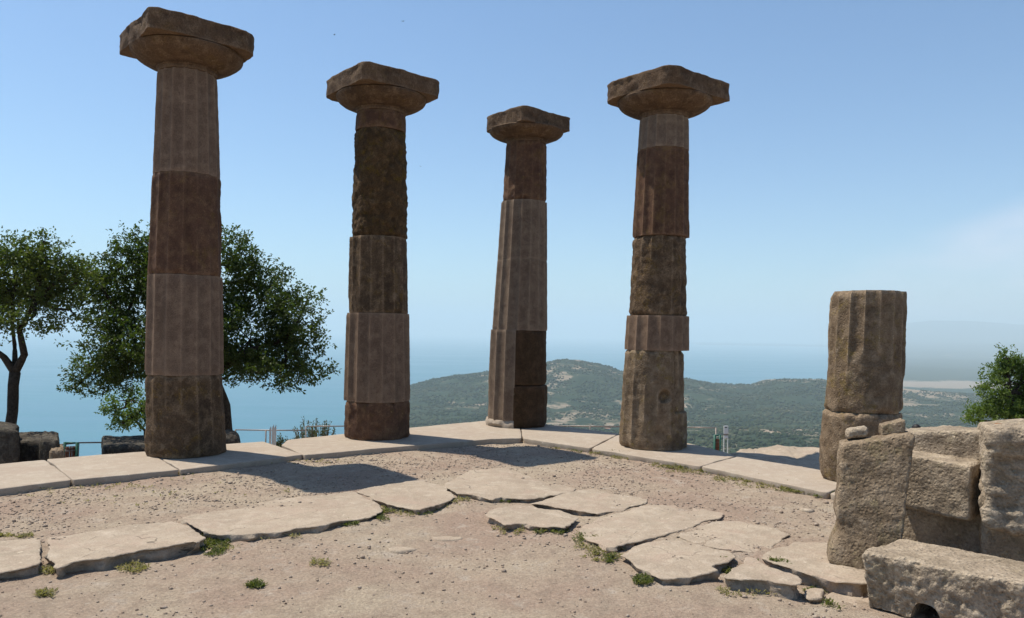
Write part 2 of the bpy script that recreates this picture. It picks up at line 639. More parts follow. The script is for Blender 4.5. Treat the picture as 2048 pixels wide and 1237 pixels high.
def box8(c, ux, uy, uz):
    """corner array from a base corner and three edge vectors"""
    c, ux, uy, uz = (Vector(q) for q in (c, ux, uy, uz))
    return [[[c + ux * i + uy * j + uz * k for k in (0, 1)] for j in (0, 1)] for i in (0, 1)]


ARRIS = 17.5


def drum(c0, z0, r0, c1, z1, r1, depth=0.06, worn=0.0, seed=0.0, amp=0.004, chip=0.012, mask=None, dent=None,
         tilt0=(0, 0), tilt1=(0, 0)):
    NA = 16 * 9
    K = max(4, int((z1 - z0) / 0.022))
    V, Fc = [], []
    for k in range(K + 1):
        w = k / K
        # finer rings near the joints
        w = w + 0.0 * w
        zc = z0 + (z1 - z0) * w
        cx = c0[0] + (c1[0] - c0[0]) * w
        cy = c0[1] + (c1[1] - c0[1]) * w
        R = r0 + (r1 - r0) * w
        for j in range(NA):
            al = rad(ARRIS) + 2 * math.pi * j / NA
            t = (j % 9) / 9
            fl = depth * 0.76 * 4 * t * (1 - t)
            d = Vector((math.sin(al), -math.cos(al), 0))
            q = Vector((d.x * R, d.y * R, zc))
            s3 = Vector((seed, seed * 1.7, seed * 0.6))
            e = 0.0
            if worn:
                nn = fr(Vector((q.x * 1.6, q.y * 1.6, q.z * 0.9)) + s3, 4)
                e = ss(0.62 - worn, 1.12 - worn, nn * 0.9 + 0.5)
            r = 1 - (1 - e) * fl - e * (depth * 0.55 + 0.012 * fr(q * 6 + s3, 4))
            rr = R * r + amp * fr(q * 12 + s3, 4) + amp * 1.6 * worn * fr(q * 4 + s3, 3)
            dzz = min(zc - z0, z1 - zc)
            cn_ = max(0, fr(Vector((q.x * 5, q.y * 5, (0 if zc - z0 < z1 - zc else 7) + seed)), 3) + 0.25)
            rr -= chip * (0.35 + 2.6 * cn_) * max(0, 1 - dzz / (0.025 + 0.05 * cn_)) ** 1.5
            if mask: rr *= mask(al, w)
            if dent: rr -= dent(al, zc)
            tz = (tilt0[0] * d.x * rr + tilt0[1] * d.y * rr) * (1 - w) + (tilt1[0] * d.x * rr + tilt1[1] * d.y * rr) * w
            V.append(Vector((cx + d.x * rr, cy + d.y * rr, zc + tz)))
    V.append(Vector((c0[0], c0[1], z0)))
    V.append(Vector((c1[0], c1[1], z1)))
    a, b = len(V) - 2, len(V) - 1
    for k in range(K):
        for j in range(NA):
            j2 = (j + 1) % NA
            Fc.append((k * NA + j, k * NA + j2, (k + 1) * NA + j2, (k + 1) * NA + j))
    for j in range(NA):
        j2 = (j + 1) % NA
        Fc.append((a, j2, j))
        Fc.append((b, K * NA + j, K * NA + j2))
    return V, Fc


DL = Vector((-math.sin(0.8654), -math.cos(0.8654)))
DR = Vector((math.cos(0.8654), -math.sin(0.8654)))


def capital(thing_, c, z, rn, a, cuts, H=0.44, seed=0.0, tiltv=(0, 0), emat=None, r_e=0.605, amp=0.008, label=None):
    """neck + echinus lathe and the abacus, a square on the temple's axes with broken corners.
    cuts: for the corners (near, right, far, left) how far each is knocked back"""
    zt = z + H
    zb = zt - 0.235
    prof = [(0.02, z + 0.0), (rn * 0.97, z + 0.0), (rn * 0.985, z + 0.02), (rn * 0.99, z + 0.035), (rn * 1.03, z + 0.045), (rn * 1.03, z + 0.052),
            (rn * 1.07, z + 0.056)]
    h = zb - (z + 0.056)
    for q in (0.12, 0.25, 0.38, 0.5, 0.62, 0.73, 0.83, 0.91, 0.97):
        rr = rn * 1.07 + (r_e - rn * 1.07) * (math.sin(q * math.pi / 2) ** 0.82)
        prof.append((rr, z + 0.056 + h * (q ** 1.15)))
    prof += [(r_e, zb - 0.004), (r_e - 0.012, zb + 0.006), (0.02, zb + 0.006)]
    NA = 120
    V, Fc = [], []
    s3 = Vector((seed, seed * 2, -seed))
    for (r, zz) in prof:
        for j in range(NA):
            al = 2 * math.pi * j / NA
            d = Vector((math.sin(al), -math.cos(al), 0))
            q = Vector((d.x * r, d.y * r, zz))
            r2 = r + (fr(q * 5 + s3, 4) * amp + fr(q * 16 + s3, 3) * amp * 0.4) * (1 if r > 0.1 else 0)
            V.append(Vector((c[0] + d.x * r2, c[1] + d.y * r2, zz + tiltv[0] * d.x * r + tiltv[1] * d.y * r)))
    for k in range(len(prof) - 1):
        for j in range(NA):
            j2 = (j + 1) % NA
            Fc.append((k * NA + j, k * NA + j2, (k + 1) * NA + j2, (k + 1) * NA + j))
    cap = mobj('capital', V, Fc, emat or M['capital'], thing_, sharp=40)
    # abacus
    cs = [DL + DR, DR - DL, -DL - DR, DL - DR]       # near, right, far, left
    poly = []
    for i in range(4):
        cc = cs[i]
        nxt = cs[(i + 1) % 4]
        prv = cs[i - 1]
        k1 = cuts[i]
        k2 = k1 * (0.65 + 0.5 * random.random())
        pc = cc * a
        if k1 > 0.01:
            e1 = (prv * a - pc).normalized()
            e2 = (nxt * a - pc).normalized()
            poly.append(pc + e1 * k2)
            mid = pc + (e1 * k2 + e2 * k1) * 0.38
            poly.append(mid)
            poly.append(pc + e2 * k1)
        else:
            poly.append(pc)
    poly = [(c[0] + p.x, c[1] + p.y) for p in poly]
    cx, cy = c[0], c[1]

    def zf(x, y):
        dx, dy = x - cx, y - cy
        w = fr(Vector((dx * 2.2, dy * 2.2, seed)), 3)
        return tiltv[0] * dx + tiltv[1] * dy + min(0, w + 0.1) * 0.03
    V, Fc = slab(poly, zt, zt - zb - 0.009, 0.03, 0.010, 0.016, 0.007, 0.014, seed, zf)
    # keep the underside flat on the echinus
    for v in V:
        lo = zb + 0.009 + tiltv[0] * (v.x - cx) + tiltv[1] * (v.y - cy)
        if v.z < lo: v.z = lo
    ab = mobj('abacus', V, Fc, emat or M['capital'], cap, sharp=45)
    if label: cap['label'] = label
    return cap


def edge_pt(xl, yl, xr, yr, base):
    """centre, height and radius of a drum end from where its two edges show"""
    xm, ym = (xl + xr) / 2, (yl + yr) / 2
    p = P(xm, ym, base[1])
    th = math.atan2(base[0], base[1])
    r = (xr - xl) / 2 * base[1] * math.cos(th) / F_PX
    return p, r


COLS = [(-3.634, 8.91), (-1.756, 10.509), (0.122, 12.108), (1.836, 10.094), (3.55, 8.081)]
COLS[4] = (3.55, 8.0)
# ------------------------------------------------------------ stylobate
STY = [
    ([(-330, 1017), (-330, 968), (0, 928), (91, 919.5), (144, 960), (0, 978)], 0.0, 'stylobate_block',
     'pale smooth stylobate slab at the far left edge, in front of the dark boulders'),
    ([(146, 960.5), (93, 919.3), (200, 910), (294, 903), (358, 940)], 0.002, 'stylobate_block',
     'pale smooth stylobate slab left of the leftmost column, its joint running under the drum'),
    ([(360, 940), (297, 903), (460, 888), (527, 883), (607, 909.5)], 0.0, 'stylobate_block',
     'pale smooth stylobate slab carrying the leftmost column, shadow across its right half'),
    ([(609, 911), (562, 891), (576, 880.5), (683, 869), (822, 856), (972, 842), (1037, 835), (1044, 877), (985, 878.5), (821, 892)], 0.003, 'stylobate_block',
     'long pale stylobate slab with a chipped rear corner, under the second column'),
    ([(1046, 877), (1039, 835), (1098, 850), (1239, 867), (1180, 897)], 0.0, 'stylobate_block',
     'pale stylobate slab at the corner, running right from the middle column'),
    ([(1182, 897.3), (1241, 867), (1380, 887), (1449, 904), (1472, 912), (1401, 932.5)], -0.002, 'stylobate_block',
     'pale stylobate slab carrying the fourth column from the left'),
    ([(1403, 933), (1474, 912.5), (1640, 940), (1735, 958), (1654, 985.5)], 0.0, 'stylobate_block',
     'pale stylobate slab between the fourth column and the short broken column'),
    ([(1657, 986), (1738, 958.5), (1905, 990), (1830, 1020)], -0.004, 'stylobate_block',
     'pale stylobate slab mostly hidden behind the big upright block'),
]
for i, (pp, z, nm, lb) in enumerate(STY):
    poly = [G(x, y, 0).xy for x, y in pp]
    V, Fc = slab(poly, z, 0.32, 0.04, 0.007, 0.01, 0.002, 0.012, 3.1 * i)
    c = sum((Vector((*p, 0)) for p in poly), Vector()) / len(poly)
    o = mobj(nm, V, Fc, M['stylobate'], None, (c.x, c.y, -0.32), sharp=50)
    tag(o, lb, 'stone slab', 'stylobate slabs under the columns')

# ------------------------------------------------------------ columns
# each row: (top-left, top-right, bottom-left, bottom-right) pixels, material, flute depth, wear, chip
DR1 = [
    (313.7, 150, 436, 153, 305.5, 350, 442, 357, 'drum_new', 0.092, 0.0, 0.006, None),
    (304.5, 351, 443.5, 358, 295.5, 549, 446.5, 554, 'drum_red', 0.08, 0.12, 0.010, 'reddish brown weathered drum'),
    (295, 551, 447, 555, 290, 747, 448.5, 748, 'drum_new', 0.092, 0.0, 0.006, None),
    (291.5, 749, 447, 749, 288, 913, 457, 911, 'drum_old', 0.075, 0.30, 0.016, 'stained bottom drum with ochre lichen'),
]
DR2 = [
    (711.5, 229, 813, 231, 709, 262, 813.5, 268, 'drum_red', 0.05, 0.1, 0.008, None),
    (710, 265, 814, 268, 702.5, 475, 815.5, 475, 'drum_moss', 0.035, 0.95, 0.02, 'dark mossy drum with its flutes worn off'),
    (699, 478, 816.5, 479, 695.5, 625, 819, 627, 'drum_old', 0.08, 0.12, 0.012, 'dark olive brown fluted drum'),
    (693, 628, 820, 628, 687.6, 800, 821.7, 800, 'drum_new', 0.092, 0.0, 0.006, 'pinkish grey smooth fluted drum'),
    (689.5, 801, 821, 801, 688, 875, 820, 874, 'drum_red', 0.06, 0.4, 0.022, 'worn brown bottom drum'),
]
DR3 = [
    (1012, 289, 1093.5, 290, 1004.5, 403, 1093, 405.5, 'drum_red', 0.05, 0.25, 0.014, 'dark reddish weathered top drum'),
    (1002.3, 405, 1094.3, 408, 994.5, 520.5, 1094.5, 521, 'drum_grey', 0.092, 0.0, 0.003, None),
    (994.3, 521.4, 1094.5, 521.6, 984, 661.5, 1094.6, 661, 'drum_grey', 0.092, 0.0, 0.004, None),
]
DR4 = [
    (1279, 240, 1378, 240, 1274.4, 303.5, 1378.7, 302, 'drum_grey', 0.085, 0.0, 0.003, 'grey fluted top drum'),
    (1274.2, 304, 1378.8, 302.6, 1264, 472, 1379.6, 476, 'drum_red', 0.092, 0.03, 0.005, 'reddish brown fluted drum'),
    (1265.5, 476.5, 1374, 478.6, 1254.3, 629.5, 1374, 631.5, 'drum_old', 0.085, 0.50, 0.022, 'weathered drum with one flute left open'),
    (1253, 632, 1378.4, 634.5, 1248.3, 698, 1378.4, 701, 'drum_new', 0.092, 0.0, 0.004, 'short pinkish grey fluted drum'),
    (1248, 700.5, 1373, 702.5, 1237, 888, 1377, 891, 'drum_warm', 0.08, 0.32, 0.022, 'rough bottom drum with a round dark socket'),
]
DR5 = [
    (1660, 583, 1813, 584, 1645, 815, 1806, 826, 'drum_warm', 0.09, 0.26, 0.022, 'upper drum with yellowish lichen'),
    (1642, 818, 1805, 829, 1630, 957, 1790, 957, 'drum_warm', 0.055, 0.50, 0.035, 'broken bottom drum narrowing to its foot'),
]
LAB = ['leftmost and tallest looking column, four fluted drums and an overhanging capital, before the dark leafy tree',
       'second column from the left with a dark mossy unfluted drum under its capital',
       'middle column at the corner, farthest away, its left foot a pale fluted casing',
       'fourth column from the left with a short band-like drum and a dark round socket low down',
       'short broken column of two drums without a capital, behind the upright blocks']
S5 = []


def build_column(ci, rows, seed0):
    base = COLS[ci]
    t = thing('column', LAB[ci], 'column', (base[0], base[1], 0.0), 'standing temple columns')
    top = None
    n = len(rows)
    for k, row in enumerate(rows):
        xl1, yl1, xr1, yr1, xl0, yl0, xr0, yr0, mat, dep, worn, chip, lb = row
        p1, r1 = edge_pt(xl1, yl1, xr1, yr1, base)
        p0, r0 = edge_pt(xl0, yl0, xr0, yr0, base)
        z0 = p0.z
        dent = None
        if k < n - 1:
            z0 = (p0.z + edge_pt(rows[k + 1][0], rows[k + 1][1], rows[k + 1][2], rows[k + 1][3], base)[0].z) / 2
        elif ci != 2:
            z0 = 0.004
        z1 = p1.z if k == 0 else (p1.z + edge_pt(rows[k - 1][4], rows[k - 1][5], rows[k - 1][6], rows[k - 1][7], base)[0].z) / 2
        if ci == 3 and k == 4:
            hp = P(1329, 794, base[1] - 0.42)

            def dent(al, z, hp=hp):
                av = math.atan2(-base[0], base[1])          # towards the camera
                x = al - (rad(-10.3) + math.asin(min(1, (1329 - 1307) / 70)))
                x = (x + math.pi) % (2 * math.pi) - math.pi
                q = math.hypot(x * 0.43 / 0.10, (z - hp.z) / 0.088)
                b = 0.0
                if z > 0.46 and rad(40) < ((al - rad(-10.3) + math.pi) % (2 * math.pi) - math.pi) < rad(130):
                    b = 0.03
                return 0.055 * ss(1.0, 0.6, q) + b
        if ci == 4 and k == 1:
            def dent(al, z):
                x = (al - rad(-24) + math.pi) % (2 * math.pi) - math.pi
                return 0.07 * ss(0.45, 0.0, z) * ss(rad(5), rad(55), x) + 0.03 * ss(0.3, 0, z)
        V, Fc = drum((p0.x, base[1]), z0, r0, (p1.x, base[1]), z1 - 0.003, r1, dep, worn, seed0 + k * 5.3,
                     0.003 + 0.014 * worn, chip, None, dent)
        o = mobj('drum', V, Fc, M[mat], t, sharp=34)
        if lb: o['label'] = lb
        if k == 0: top = (p1, r1)
    return t, top


random.seed(5)
t1, (p, r) = build_column(0, DR1, 1.3)
capital(t1, (p.x + 0.0, COLS[0][1]), p.z, r * 1.0, 0.60, (0.10, 0.16, 0.05, 0.05), H=0.475, seed=2.2, amp=0.008)
t2, (p, r) = build_column(1, DR2, 7.9)
capital(t2, (p.x, COLS[1][1]), p.z, r, 0.60, (0.07, 0.11, 0.1, 0.17), H=0.455, seed=5.2)
t4, (p, r) = build_column(3, DR4, 23.4)
capital(t4, (p.x, COLS[3][1]), p.z, r, 0.60, (0.12, 0.03, 0.0, 0.24), H=0.46, seed=8.6)
build_column(4, DR5, 31.7)
# middle column with its split foot
t3, (p, r) = build_column(2, DR3, 15.2)
capital(t3, (p.x, COLS[2][1]), p.z, r, 0.50, (0.06, 0.04, 0.1, 0.14), H=0.43, r_e=0.575, seed=12.7, amp=0.014)
b3 = COLS[2]


def rel(al):
    return (al - rad(-0.6) + math.pi) % (2 * math.pi) - math.pi


pc, rc = edge_pt(983, 661.3, 1094.5, 661.3, b3)
pb, rb = edge_pt(973, 843, 1097, 843, b3)
SPL = rad(-6)
V, Fc = drum((pb.x, b3[1]), 0.10, rb, (pc.x, b3[1]), pc.z + 0.007, rc * 1.03, 0.09, 0.05, 44.0, 0.003, 0.006,
             mask=lambda al, w: 1.0 if rel(al) < SPL and rel(al) > rad(-150) else 0.30)
o = mobj('fluted_casing', V, Fc, M['drum_grey'], t3, sharp=34)
o['label'] = 'pale grey fluted casing stone on the left of the foot'
mk = lambda al, w: 1.0 if (rel(al) > SPL - 0.02 or rel(al) < rad(-148)) else 0.35
zj = P(1092, 769, b3[1]).z
V, Fc = drum((pb.x - 0.012, b3[1]), 0.004, rb * 0.985, (pb.x - 0.008, b3[1]), zj - 0.01, rb * 0.97, 0.05, 0.5, 51.0, 0.006, 0.016, mask=mk)
mobj('drum', V, Fc, M['drum_dark'], t3, sharp=34)['label'] = 'dark brown bottom drum on the right of the foot'
V, Fc = drum((pc.x, b3[1]), zj + 0.006, rb * 0.925, (pc.x, b3[1]), pc.z + 0.003, rc * 0.985, 0.05, 0.45, 58.0, 0.006, 0.018, mask=mk)
mobj('drum', V, Fc, M['drum_dark'], t3, sharp=34)['label'] = 'dark worn drum above the bottom one, right of the casing'
V, Fc = drum((pb.x + 0.0, b3[1]), 0.003, rb * 1.05, (pb.x, b3[1]), 0.11, rb * 1.0, 0.0, 0.9, 63.0, 0.012, 0.02,
             mask=lambda al, w: 1.0 if rel(al) < SPL + 0.02 and rel(al) > rad(-140) else 0.3)
mobj('footing', V, Fc, M['stylobate'], t3, sharp=34)['label'] = 'pale broken footing under the fluted casing'

# ------------------------------------------------------------ ring of paving slabs
ZS = -0.050
PAV = [
    ([(-260, 1112), (0, 1081), (80, 1073), (84, 1129), (50, 1138), (0, 1148), (-260, 1185)], 'flat pale slab cut off by the left edge of the picture'),
    ([(94, 1073), (225, 1056), (357, 1039), (393, 1059), (412, 1078), (403, 1090), (362, 1091), (342, 1094), (287, 1100), (219, 1116), (164, 1124), (116, 1138), (104, 1134)],
     'thick pale slab with a rough dark front edge, green weeds at its right end'),
    ([(362, 1037), (430, 1024), (499, 1011), (513, 1004), (600, 994), (705, 983), (735, 996), (764, 1010), (766, 1024), (742, 1036), (684, 1041), (632, 1055), (560, 1065), (495, 1071), (444, 1071), (403, 1062)],
     'longest pale slab of the left row, ending at the shadow of the leftmost capital'),
    ([(710, 981), (776, 967), (841, 961), (889, 973), (911, 994), (882, 1007), (841, 1021), (828, 1019), (797, 1014), (768, 1007)],
     'short rounded slab just in front of the tip of the left capital shadow'),
    ([(888, 971), (910, 953), (940, 941), (1005, 937), (1043, 944), (1067, 958), (1108, 968), (1159, 977), (1142, 987), (1094, 992), (1057, 999), (1026, 997), (1002, 994), (985, 999), (940, 990), (914, 988)],
     'broad slab at the corner of the paving, farthest from the viewer'),
    ([(1060, 1007), (1104, 994), (1163, 980), (1183, 977), (1217, 987), (1272, 992), (1292, 1000), (1294, 1006), (1245, 1020), (1197, 1030), (1156, 1024), (1104, 1014)],
     'flat slab between the corner slab and the large six sided slab'),
    ([(968, 1031), (995, 1018), (1029, 1008), (1060, 1012), (1118, 1022), (1159, 1035), (1142, 1048), (1128, 1055), (1094, 1052), (1036, 1045), (1012, 1050), (1005, 1047)],
     'small raised slab jutting into the bare soil at the corner'),
    ([(1156, 1058), (1196, 1034), (1296, 1010), (1345, 1009), (1394, 1016), (1449, 1027), (1450, 1034), (1415, 1044), (1375, 1056), (1333, 1071), (1281, 1083), (1254, 1093), (1235, 1099), (1208, 1099), (1177, 1079), (1162, 1070)],
     'large oval slab in the middle of the right row'),
    ([(1341, 1072), (1394, 1054), (1433, 1042), (1479, 1044), (1516, 1050), (1555, 1058), (1584, 1070), (1560, 1081), (1538, 1099), (1519, 1103), (1467, 1100), (1424, 1094), (1388, 1086)],
     'wide flat slab of the right row on the side nearer the columns'),
    ([(1240, 1110), (1260, 1096), (1296, 1086), (1339, 1080), (1388, 1088), (1424, 1097), (1458, 1105), (1470, 1113), (1452, 1125), (1424, 1133), (1438, 1142), (1418, 1148), (1388, 1154), (1348, 1157), (1321, 1156), (1278, 1137)],
     'rounded slab with a dark broken front edge beside a green weed'),
    ([(1491, 1111), (1516, 1117), (1567, 1141), (1601, 1154), (1604, 1165), (1592, 1171), (1571, 1168), (1531, 1162), (1485, 1159), (1455, 1157), (1447, 1153), (1467, 1134)],
     'triangular raised slab with a thick dark front edge'),
    ([(1525, 1113), (1546, 1100), (1592, 1080), (1668, 1086), (1740, 1096), (1770, 1125), (1740, 1160), (1720, 1165), (1674, 1162), (1625, 1150), (1577, 1139), (1531, 1122)],
     'wide slab running under the upright block at the right'),
]
for i, (pp, lb) in enumerate(PAV):
    dz = 0.0
    if i in (6, 10): dz = 0.012
    poly = [G(x, y, ZS + dz).xy for x, y in pp]
    V, Fc = slab(poly, ZS + dz, 0.20, 0.016, 0.020, 0.007, 0.008, 0.055, 11 + 2.7 * i)
    c = sum((Vector((*p_, 0)) for p_ in poly), Vector()) / len(poly)
    o = mobj('paving_slab', V, Fc, M['paving'], None, (c.x, c.y, ZS - 0.2), sharp=50)
    tag(o, lb, 'paving slab', 'uneven paving slabs in front of the columns')
for i, (pp, z, lb) in enumerate([
    ([(1608, 1312), (1620, 1240), (1631, 1212), (1662, 1182), (1708, 1183), (1760, 1200), (1850, 1222), (1900, 1330)], -0.135,
     'sunken slab at the bottom edge, partly under the notched block'),
    ([(1606, 1176), (1628, 1172), (1652, 1178), (1645, 1193), (1622, 1196), (1608, 1190)], -0.095,
     'small grey stone fragment right of the triangular slab')]):
    poly = [G(x, y, z).xy for x, y in pp]
    V, Fc = slab(poly, z, 0.15, 0.022, 0.016, 0.014, 0.008, 0.03, 71 + 2.7 * i)
    c = sum((Vector((*p_, 0)) for p_ in poly), Vector()) / len(poly)
    o = mobj('paving_slab', V, Fc, M['paving'], None, (c.x, c.y, z - 0.15), sharp=50)
    tag(o, lb, 'paving slab', 'uneven paving slabs in front of the columns')

# rough bedrock beyond the stylobate at the right
poly = [G(x, y, -0.04).xy for x, y in [(1440, 935), (1457, 906), (1482, 897), (1520, 895), (1556, 890), (1600, 892), (1660, 892), (1720, 905), (1780, 950), (1640, 960)]]
V, Fc = slab(poly, -0.045, 1.5, 0.05, 0.05, 0.03, 0.02, 0.08, 90.0)
tag(mobj('rock_ledge', V, Fc, M['paving'], None, (3.3, 9.5, -1.5)), 'rough pale flat rock behind the stylobate beside the white post', 'rock')

# ------------------------------------------------------------ ground (one sheet: court, terrace, edge)
inner_px = [(-600, 1190), (0, 1110), (104, 1108), (400, 1068), (500, 1045), (740, 1015), (830, 1000), (900, 980), (1010, 970), (1060, 985), (1130, 1010), (1200, 1060), (1270, 1090), (1340, 1130), (1480, 1138), (1610, 1158), (1720, 1150), (2300, 1190)]
IN = [np.array(G(x, y, -0.12).xy) for x, y in inner_px]
sty_px = [(-900, 1040), (0, 953), (350, 924), (690, 889), (985, 862), (1040, 855), (1100, 868), (1300, 897), (1560, 938), (1800, 990), (2300, 1110)]
ST = [np.array(G(x, y, -0.05).xy) for x, y in sty_px]


def sstep(a, b, x):
    t = np.clip((x - a) / (b - a), 0, 1)
    return t * t * (3 - 2 * t)


def sdist(X, Y, line):
    """distance to a polyline, positive on its far side"""
    best = np.full(X.shape, 1e9)
    L_ = np.array(line)
    assert (np.diff(L_[:, 0]) > 0).all()
    e0 = L_[0] + (L_[0] - L_[1]) * 200
    e1 = L_[-1] + (L_[-1] - L_[-2]) * 200
    L2 = np.vstack([e0, L_, e1])
    sg = np.sign(Y - np.interp(X, L2[:, 0], L2[:, 1]) + 1e-12)
    for a, b in zip(line[:-1], line[1:]):
        d = b - a
        L = (d ** 2).sum()
        t = np.clip(((X - a[0]) * d[0] + (Y - a[1]) * d[1]) / L, 0, 1)
        qx = X - a[0] - t * d[0]
        qy = Y - a[1] - t * d[1]
        dd = np.hypot(qx, qy)
        best = np.minimum(best, dd)
    return best * sg




def axis(lo, hi, fine, outs):
    a = list(np.arange(lo, hi, fine))
    s = fine
    x = lo
    left = []
    while x > outs[0]:
        s *= 1.35
        x -= s
        left.append(x)
    s = fine
    x = a[-1]
    right = []
    while x < outs[1]:
        s *= 1.35
        x += s
        right.append(x)
    return np.array(left[::-1] + a + right)


xs = axis(-5.2, 4.2, 0.03, (-45, 45))
ys = axis(3.0, 11.6, 0.03, (-40, 18))
ys = np.unique(np.concatenate([ys[ys < 13], np.arange(13, 24, 0.4)]))
XX, YY = np.meshgrid(xs, ys)
d_in = sdist(XX, YY, IN)
d_st = sdist(XX, YY, ST)
H = -0.078 + 0.016 * sstep(-0.10, 0.16, d_in)
for (hx, hy, hs, hd) in ((210, 1132, 0.5, 0.035), (350, 1105, 0.35, 0.035), (1370, 1165, 0.3, 0.022), (1550, 1170, 0.4, 0.04), (1090, 1060, 0.3, 0.012), (20, 1150, 0.4, 0.005), (840, 1025, 0.3, 0.02), (1680, 1190, 0.6, 0.03), (1850, 1215, 0.45, 0.035)):
    q_ = G(hx, hy, -0.13)
    H = H - hd * np.exp(-((XX - q_.x) ** 2 + (YY - q_.y) ** 2) / (hs * hs)) * sstep(0.16, -0.06, d_in)
H = H - 0.03 * sstep(0.3, -2.0, d_in)
out = sstep(-0.1, 0.25, d_st)
H = H * (1 - out) + (-1.4) * out
R_ = np.hypot(XX, YY)
H = H - 14 * sstep(17.0, 30.0, R_) * (YY > 0)
nz = np.zeros_like(H)
for iy in range(H.shape[0]):
    for ix in range(H.shape[1]):
        x, y = XX[iy, ix], YY[iy, ix]
        if -5.5 < x < 4.6 and 2.6 < y < 12:
            nz[iy, ix] = 0.006 * fr(Vector((x * 6, y * 6, 0)), 5) + 0.010 * fr(Vector((x * 1.3, y * 1.3, 3)), 2) + 0.010 * fr(Vector((x * 3.1, y * 3.1, 7)), 3)
        else:
            nz[iy, ix] = 0.03 * fr(Vector((x * 1.2, y * 1.2, 0)), 3)
# soil heaped up along the front of the stylobate on the right
H = H + nz + 0.030 * np.exp(-((d_st + 0.42) / 0.16) ** 2) * (XX > 0.3) * sstep(0.6, 1.4, XX)
ny, nx = H.shape
V = np.stack([XX.ravel(), YY.ravel(), H.ravel()], 1)
ids = np.arange(nx * ny).reshape(ny, nx)
Fc = np.stack([ids[:-1, :-1].ravel(), ids[:-1, 1:].ravel(), ids[1:, 1:].ravel(), ids[1:, :-1].ravel()], 1)
g = mobj('ground', V, Fc.tolist(), M['ground'])
tag(g, 'dry reddish gravel court between the slabs', None, None, 'structure')


def hgt(x, y):
    ix = min(nx - 2, max(0, np.searchsorted(xs, x) - 1))
    iy = min(ny - 2, max(0, np.searchsorted(ys, y) - 1))
    return float(H[iy, ix])


# ------------------------------------------------------------ gravel (loose pebbles)
rng = np.random.default_rng(3)
ICO = bmesh.new()
bmesh.ops.create_icosphere(ICO, subdivisions=1, radius=1)
ICO.verts.ensure_lookup_table()
ico_v = np.array([v.co[:] for v in ICO.verts])
ico_f = np.array([[v.index for v in f.verts] for f in ICO.faces])
ICO.free()


def scatter_blobs(name, centers, sizes, squash, mat, jitter=0.25, seed=1, smooth=False, lowpoly=False):
    r = np.random.default_rng(seed)
    n = len(centers)
    bv, bf = ico_v, ico_f
    V = np.tile(bv, (n, 1, 1))
    V = V * (1 + r.uniform(-jitter, jitter, (n, len(bv), 1)))
    V = V * r.uniform(0.7, 1.25, (n, 1, 3)) * np.array([1, 1, squash])
    a = r.uniform(0, 6.28, n)
    ca, sa = np.cos(a), np.sin(a)
    x = V[:, :, 0] * ca[:, None] - V[:, :, 1] * sa[:, None]
    y = V[:, :, 0] * sa[:, None] + V[:, :, 1] * ca[:, None]
    V = np.stack([x, y, V[:, :, 2]], 2) * sizes[:, None, None] + centers[:, None, :]
    Fc = bf[None] + (np.arange(n) * len(bv))[:, None, None]
    me = bpy.data.meshes.new(name)
    V = V.reshape(-1, 3)
    Fc = Fc.reshape(-1, 3)
    me.vertices.add(len(V))
    me.vertices.foreach_set('co', V.ravel())
    me.loops.add(Fc.size)
    me.loops.foreach_set('vertex_index', Fc.ravel())
    me.polygons.add(len(Fc))
    me.polygons.foreach_set('loop_start', np.arange(0, Fc.size, 3))
    me.polygons.foreach_set('loop_total', np.full(len(Fc), 3))
    me.update()
    me.validate()
    if smooth:
        me.polygons.foreach_set('use_smooth', [True] * len(me.polygons))
    me.materials.append(mat)
    o = bpy.data.objects.new(name, me)
    COL.objects.link(o)
    return o


def pebble_mat():
    t = NT('pebble')
    v = t.coord(False)
    n = t.noise(v, 9, 3, 0.7)
    n2 = t.noise(v, 41, 2, 0.6)
    c = t.mix(t.rng(n2, 0.35, 0.65), (0.2370, 0.1699, 0.1225), (0.3634, 0.3002, 0.2370))
    c = t.mix(t.rng(n, 0.6, 0.72), c, (0.1185, 0.0790, 0.0553))
    return t.fin(c, 0.9, None, 0.15)


M['pebble'] = pebble_mat()
cs_, sz_ = [], []
dI = None
while len(cs_) < 15000:
    x = rng.uniform(-5.0, 4.0)
    y = rng.uniform(3.2, 11.0)
    dd = sdist(np.array([x]), np.array([y]), ST)[0]
    if dd > -0.42: continue
    di = sdist(np.array([x]), np.array([y]), IN)[0]
    pr = (1.0 if (0.35 < di) else (0.3 if di < -0.3 else 0.5)) * (0.35 + 1.3 * max(0, noise.noise(Vector((x * 1.4, y * 1.4, 5))) + 0.25))
    if rng.random() > pr: continue
    s = 0.004 + 0.009 * rng.random() ** 2.5 + (0.016 * rng.random() if rng.random() < 0.03 else 0)
    cs_.append((x, y, hgt(x, y) + s * 0.25))
    sz_.append(s)
o = scatter_blobs('gravel', np.array(cs_), np.array(sz_), 0.65, M['pebble'], 0.25, 4)
tag(o, 'loose pebbles strewn over the dry soil', 'gravel', None, 'stuff')

for i, (x, y, s, lb) in enumerate([(895, 1078, 0.10, 'flat pale embedded stone in the bare soil, right one of two'), (800, 1100, 0.09, 'flat pale embedded stone in the bare soil, left one of two'),
                               (1612, 1023, 0.055, 'pale stone embedded in the gravel left of the upright block')]):
    c = G(x, y, -0.10 if i < 2 else -0.06)
    z = hgt(c.x, c.y)
    poly = [(c.x + s * (1.2 + .3 * math.sin(3 * a + i)) * math.cos(a), c.y + s * 0.8 * (1 + .2 * math.cos(2 * a + i)) * math.sin(a)) for a in [k * 0.628 for k in range(10)]]
    V, Fc = slab(poly, z + 0.014, 0.06, 0.02, 0.01, 0.02, 0.006, 0.006, 200 + i)
    tag(mobj('embedded_stone', V, Fc, M['paving'], None, (c.x, c.y, z - 0.05)), lb, 'stone')


